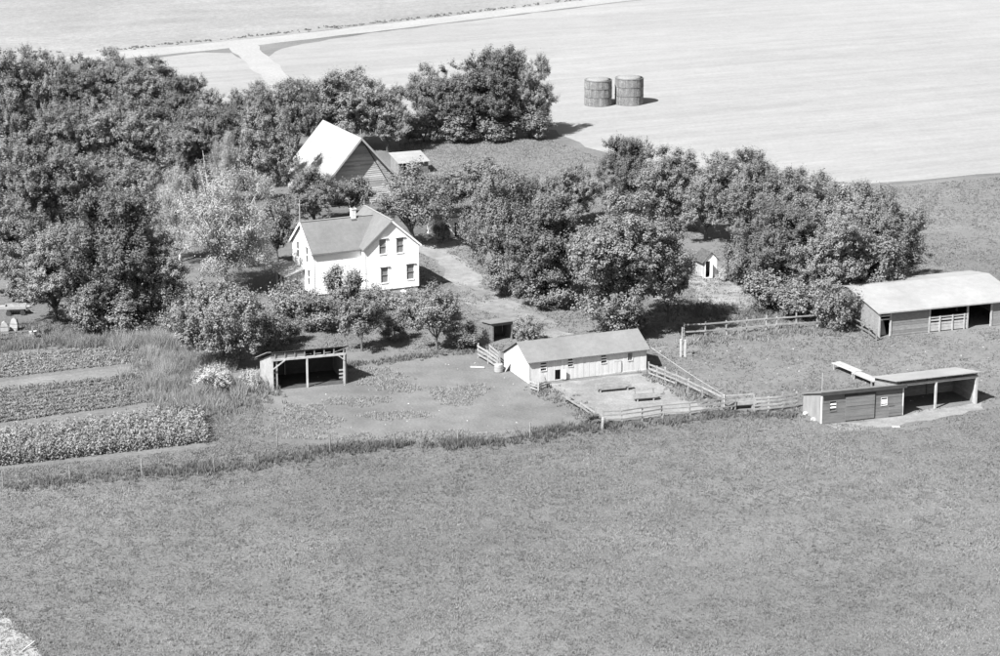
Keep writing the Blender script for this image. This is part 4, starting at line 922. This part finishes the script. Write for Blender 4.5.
fence([(564.5, 402), (581, 411.5), (595.5, 421)], (.45, .85), 'sagging plank fence along the left of the pen', post_h=1.1, rail=(.04, .17), tone=.9, sag=.1)
fence([(602, 429.5), (602.6, 428.9)], (), 'lone white corner post below the pen', 'corner_post', 1.0, tone=1.4, cat='post', pw=.2)
fence([(530.5, 389.5), (538, 392), (546, 389.5), (545, 385)], (.25, .5, .75), 'tiny slatted board pen at the coop corner', post_h=.95, rail=(.04, .13), tone=1.1)
fence([(478, 358), (488, 364), (499, 371.5)], (.45, .85, 1.2), 'leaning board gate left of the coop gable', 'board_gate', post_h=1.35, cat='gate', rail=(.04, .18), tone=1.1)
fence([(490, 358), (500, 366)], (.5, .9, 1.25), 'second short board panel against the coop gable', 'board_gate', post_h=1.35, cat='gate', rail=(.04, .18))
fence([(683.5, 337), (705, 336), (726, 334.5), (746.6, 332.5), (765.5, 331), (776, 330), (796, 328.5), (817, 327), (846, 324.5)], (.55, 1.25), 'long two rail fence from the big yard tree to the cattle shed', 'rail_fence', 1.45, (.06, .13), tone=1.05)
fence([(851, 326), (862, 331.5), (869, 335.5), (876, 341)], (.4, .95), 'dark rail fence along the end wall of the cattle shed', 'rail_fence', 1.15, (.06, .13), mt='board_old', tone=.8)
# wire fences: posts in a line with two strands
def wire_fence(pxs, label, h=1.25):
    P = [G(*p) for p in pxs]; t = empty('wire_fence', P[0]); tag(t, label, 'fence'); P = [p-P[0] for p in P]
    for p in P: MB().tube([p, p+Vector((rng.uniform(-.06, .06), rng.uniform(-.06, .06), h*rng.uniform(.9, 1.1)))], .06, 6, rng.uniform(.7, 1.2)).build('post', M['fence'], t)
    for z in (.5, 1.0):
        for a, b in zip(P[:-1], P[1:]): MB().tube([a+Vector((0, -.07, z)), b+Vector((0, -.07, z))], .006, 4).build('wire', M['dark'], t)
wire_fence([(-50, 492), (3, 487), (70, 480.5), (142, 474), (214, 468.5), (277, 447)], 'wire fence on thin posts between garden and pasture')
wire_fence([(330, 452), (395, 448), (458, 444), (530, 438)], 'wire fence on thin posts along the corral')
# cable from the coop to the fence end
a = G(648.5, 371)+Vector((.2, .3, 2.2)); b = G(724, 410)+Vector((0, 0, 1.35)); t = empty('cable', b-Vector((0, 0, 1.35)))
tag(t, 'thin pale cable stretched from the coop corner to a slim post', 'cable')
cv = [a.lerp(b, i/12)-Vector((0, 0, .1*math.sin(math.pi*i/12)))-t.location for i in range(13)]
MB().tube(cv, .017, 5, 1.2).build('strand', M['board_pale'], t); MB().tube([(0, 0, 0), (0, 0, 1.42)], .06, 6, 1.2).build('post', M['board_pale'], t)
# pump posts in the cattle yard
t = thing('pump_post', 680.5, 357, 10, 'pair of white posts with thin rod in the cattle yard', 'posts')
for x, h in ((0, 1.75), (.42, 1.65)): MB().box(x-.08, x+.08, -.08, .08, 0, h, 1.3).build('post', M['board_pale'], t)
MB().box(.08, .6, -.05, .05, 1.5, 1.62, 1.1).build('crossbar', M['board_old'], t)
MB().tube([(.12, .03, 1.62), (.12, .03, 2.9)], .05, 6, 1.1).build('rod', M['board_pale'], t)
MB().box(.5, 1.1, -.25, .2, 0, .28, .8).build('trough', M['board_old'], t)
t = thing('yard_pole', 629.5, 341, 0, 'slim white pole rising behind the coop roof', 'pole')
MB().tube([(0, 0, 0), (0, 0, 3.4)], .07, 8, 1.2).build('shaft', M['board_pale'], t); MB().box(-.15, .75, -.04, .04, 1.9, 2.0, 1).build('arm', M['board_pale'], t)
t = thing('house_pole', 300.5, 268, 0, 'thin pale pole at the left gable of the farmhouse', 'pole')
MB().tube([(0, 0, 0), (.05, 0, 7.5)], [.07, .045], 8, 1.1).build('shaft', M['board_pale'], t); MB().box(-.06, .2, -.05, .05, 7.2, 7.3, .6).build('bracket', M['board_old'], t)

def bunk(px, py, deg, L_, W, h, label, kind, group='feed bunks'):
    t = thing('feed_bunk', px, py, deg, label, 'feed bunk', group)
    n = 2 if L_ < 3.6 else 3
    for i in range(n):
        x = .35+i*(L_-.7)/(n-1)
        for y in (.04, W-.14): MB().box(x-.06, x+.06, y, y+.1, 0, h, 1.2).build('leg', M['fence'], t)
    if kind == 'table':
        for i in range(4): MB().box(0, L_, i*W/4+.005, (i+1)*W/4-.005, h, h+.06).build('top_board', M['board_pale'], t)
    else:
        MB().box(0, L_, 0, W, h-.06, h, .8).build('floor_board', M['fence'], t)
        for y in (0, W-.05): MB().box(0, L_, y, y+.05, h+.001, h+.28, 1.2).build('side_board', M['fence'], t)
        for x in (0, L_-.05): MB().box(x, x+.05, .051, W-.051, h+.001, h+.26, 1).build('end_board', M['fence'], t)
        if kind == 'rail':
            for x in (.2, L_-.3): MB().box(x, x+.1, W-.06, W+.04, h+.281, h+.6, 1).build('upright', M['fence'], t)
            MB().box(0, L_, W-.05, W, h+.601, h+.72, 1.3).build('top_rail', M['fence'], t)
bunk(597, 393.5, 17, 3.3, .5, .42, 'long low feed bunk in the middle of the pen', 'trough')
bunk(634, 402.5, 14, 2.2, .55, .36, 'short feed bunk with raised rail in the pen', 'rail')
bunk(728, 410.5, 12, 2.6, .8, .45, 'pale feed bunk with raised rail at the fence corner', 'rail')
bunk(831, 369, -61, 3.5, 1.0, .55, 'farther of two pale feed tables left of the open shed', 'table')
bunk(851, 378.5, -61, 3.3, 1.0, .5, 'nearer of two pale feed tables left of the open shed', 'table')
t = thing('barrel', 498.5, 372, 0, 'pale round steel drum beside the coop gable', 'barrel')
m = MB(); m.tube([(0, 0, 0), (0, 0, .08), (0, 0, .75), (0, 0, .8)], [.36, .4, .4, .34], 20); m.build('shell', M['steel'], t)
for z in (.27, .52): MB().tube([(0, 0, z-.02), (0, 0, z+.02)], .42, 20).build('hoop', M['steel'], t)
t = thing('log', 470.5, 368, -8, 'pale log lying on the corral ground left of the coop', 'log')
MB().tube([(0, 0, .09), (.6, 0, .1), (1.3, 0, .09)], [.1, .09, .08], 8, 1.2).build('stem', M['board_pale'], t); MB().tube([(.5, 0, .15), (.55, -.1, .32)], [.04, .025], 5, 1.1).build('branch_stub', M['board_pale'], t)
t = thing('stick', 22, 652, 55, 'pale stick lying at the dirt track in the lower left corner', 'stick')
MB().beam((0, 0, .06), (1.3, .1, .3), .07, .07, 1.3).build('stem', M['board_pale'], t); MB().tube([(.7, .05, .18), (.85, -.15, .1)], [.03, .02], 5).build('branch_stub', M['board_pale'], t)
# rubble slabs at the tool shed
for i, (x, y, l, w_, h, a, lab) in enumerate([(806, 416, .95, .6, .22, 30, 'upper pale concrete slab at the left wall of the tool shed'), (811, 421, .6, .4, .18, 10, 'lower pale concrete block at the corner of the tool shed')]):
    t = thing('concrete_slab', x, y, a, lab, 'slab', 'slabs by the tool shed'); b = MB()
    b.hexa([(0, 0, .0), (l, .05, .0), (l*.95, w_, 0), (.06, w_*.9, 0), (.02, 0, h), (l*.97, .08, h*.9), (l*.9, w_*.95, h*1.1), (.1, w_*.85, h)], 1.3); b.build('block', M['concrete'], t)
t = thing('board', 893, 428, 10, 'small pale board lying in front of the tool shed', 'board'); MB().box(0, .65, 0, .35, .015, .05, 1.4).build('plank', M['board_pale'], t)
MB().box(.1, .2, -.02, .37, .051, .08, 1.2).build('cleat', M['board_pale'], t)
# junk beside the grove
t = thing('wagon', 5, 316, 8, 'discarded flat wagon with pale box under the grove at left edge', 'wagon')
MB().box(0, 2.1, 0, 1.3, .62, .72, 1).build('bed', M['fence'], t)
for y in (0, 1.24): MB().box(0, 2.1, y, y+.06, .721, .95, 1.2).build('side_board', M['fence'], t)
for x in (0, 2.04): MB().box(x, x+.06, .061, 1.239, .721, .93, 1).build('end_board', M['fence'], t)
for x in (.35, 1.75):
    for y in (-.1, 1.28):
        wl = MB().tube([(x, y, .26), (x, y+.1, .26)], .26, 18).build('wheel', M['rubber'], t)
    MB().beam((x, -.05, .26), (x, 1.35, .26), .08, .08).build('axle', M['board_old'], t)
MB().box(.2, 1.9, .5, .8, .3, .62).build('chassis_beam', M['board_old'], t)
MB().beam((2.1, .6, .5), (3.0, .55, .1), .08, .08).build('tongue', M['fence'], t)
for i, (dx, dz, ln_, lab) in enumerate([(-1.2, .06, 3.2, 'lowest'), (-1.0, .16, 3.4, 'middle'), (-1.3, .26, 3.0, 'topmost')]):
    t = thing('timber', 6, 308.5, 6+i*2, lab+' of the pale timbers piled behind the discarded wagon', 'timber', 'timber pile'); t.location.z = dz-.06
    MB().box(dx, dx+ln_, -.18+i*.02, .2+i*.01, .01, .10, 1.1).build('beam', M['board_pale'], t)
for x, y, a, h, lab in ((4.5, 334.5, 12, 1.25, 'left of two pale sheet metal hoppers standing below the wagon'), (13.5, 331.5, -6, 1.35, 'right of two pale sheet metal hoppers standing below the wagon')):
    t = thing('hopper', x, y, a, lab, 'hopper', 'old metal hoppers'); b = MB()
    pr = [(-.36, 0), (.36, 0), (.4, h*.5), (.26, h*.85), (.05, h), (-.2, h*.9), (-.38, h*.5)]
    f0 = len(b.v); b.v += [(px_, 0+z*.12, z) for px_, z in pr]+[(px_*.95, .5+z*.12, z*.97) for px_, z in pr]; b.t += [1]*14
    b.f += [tuple(range(7)), tuple(range(13, 6, -1))]+[(i, 7+i, 7+(i+1) % 7, (i+1) % 7) for i in range(7)]
    b.build('shell', M['steel'], t)
    for z in (.3, .75): MB().beam((-.37, z*.12-.02, z), (.37, z*.12-.02, z), .03, .05, .7).build('band', M['steel'], t)
t = thing('crate', 29.5, 338.5, 10, 'small white wooden crate at the edge of the tall grass', 'crate')
for z in (.02, .22, .42):
    MB().box(0, .7, 0, .03, z, z+.17, 1.3).build('slat', M['board_pale'], t); MB().box(0, .7, .47, .5, z, z+.17, 1.2).build('slat', M['board_pale'], t)
for x in (0, .67): MB().box(x, x+.03, .031, .469, .02, .59, 1.2).build('end_panel', M['board_pale'], t)
MB().box(.031, .669, .031, .469, .02, .06, 1).build('bottom', M['board_pale'], t)
MB().box(-.02, .72, -.02, .52, .6, .64, 1.4).build('lid', M['board_pale'], t)
fence([(-30, 343), (0, 341.5), (17, 340.5), (33, 339)], (.45, .9), 'grey rail fence in front of the old metal hoppers', 'rail_fence', 1.15, (.05, .1), mt='board_old', tone=.9)

# pale stones strewn over the yards (uncountable)
P = np.concatenate([scatter([(560, 355), (720, 345), (990, 345), (985, 405), (735, 405), (650, 350)], 130, 91), scatter([(260, 380), (500, 356), (590, 424), (300, 440)], 60, 93)])
m = MB()
for x, y in P:
    a = rng.uniform(.03, .08); b = a*rng.uniform(.5, .9); h = a*rng.uniform(.5, .9)
    m.hexa([(x-a, y-b, 0), (x+a, y-b*.8, 0), (x+a*.8, y+b, 0), (x-a*.9, y+b, 0), (x-a*.6, y-b*.6, h), (x+a*.5, y-b*.5, h*.8), (x+a*.5, y+b*.6, h), (x-a*.5, y+b*.5, h*.9)], rng.uniform(.7, 1.4))
tag(m.build('stones', M['concrete']), 'small pale stones strewn over corral and cattle yard', 'stones', kind='stuff')
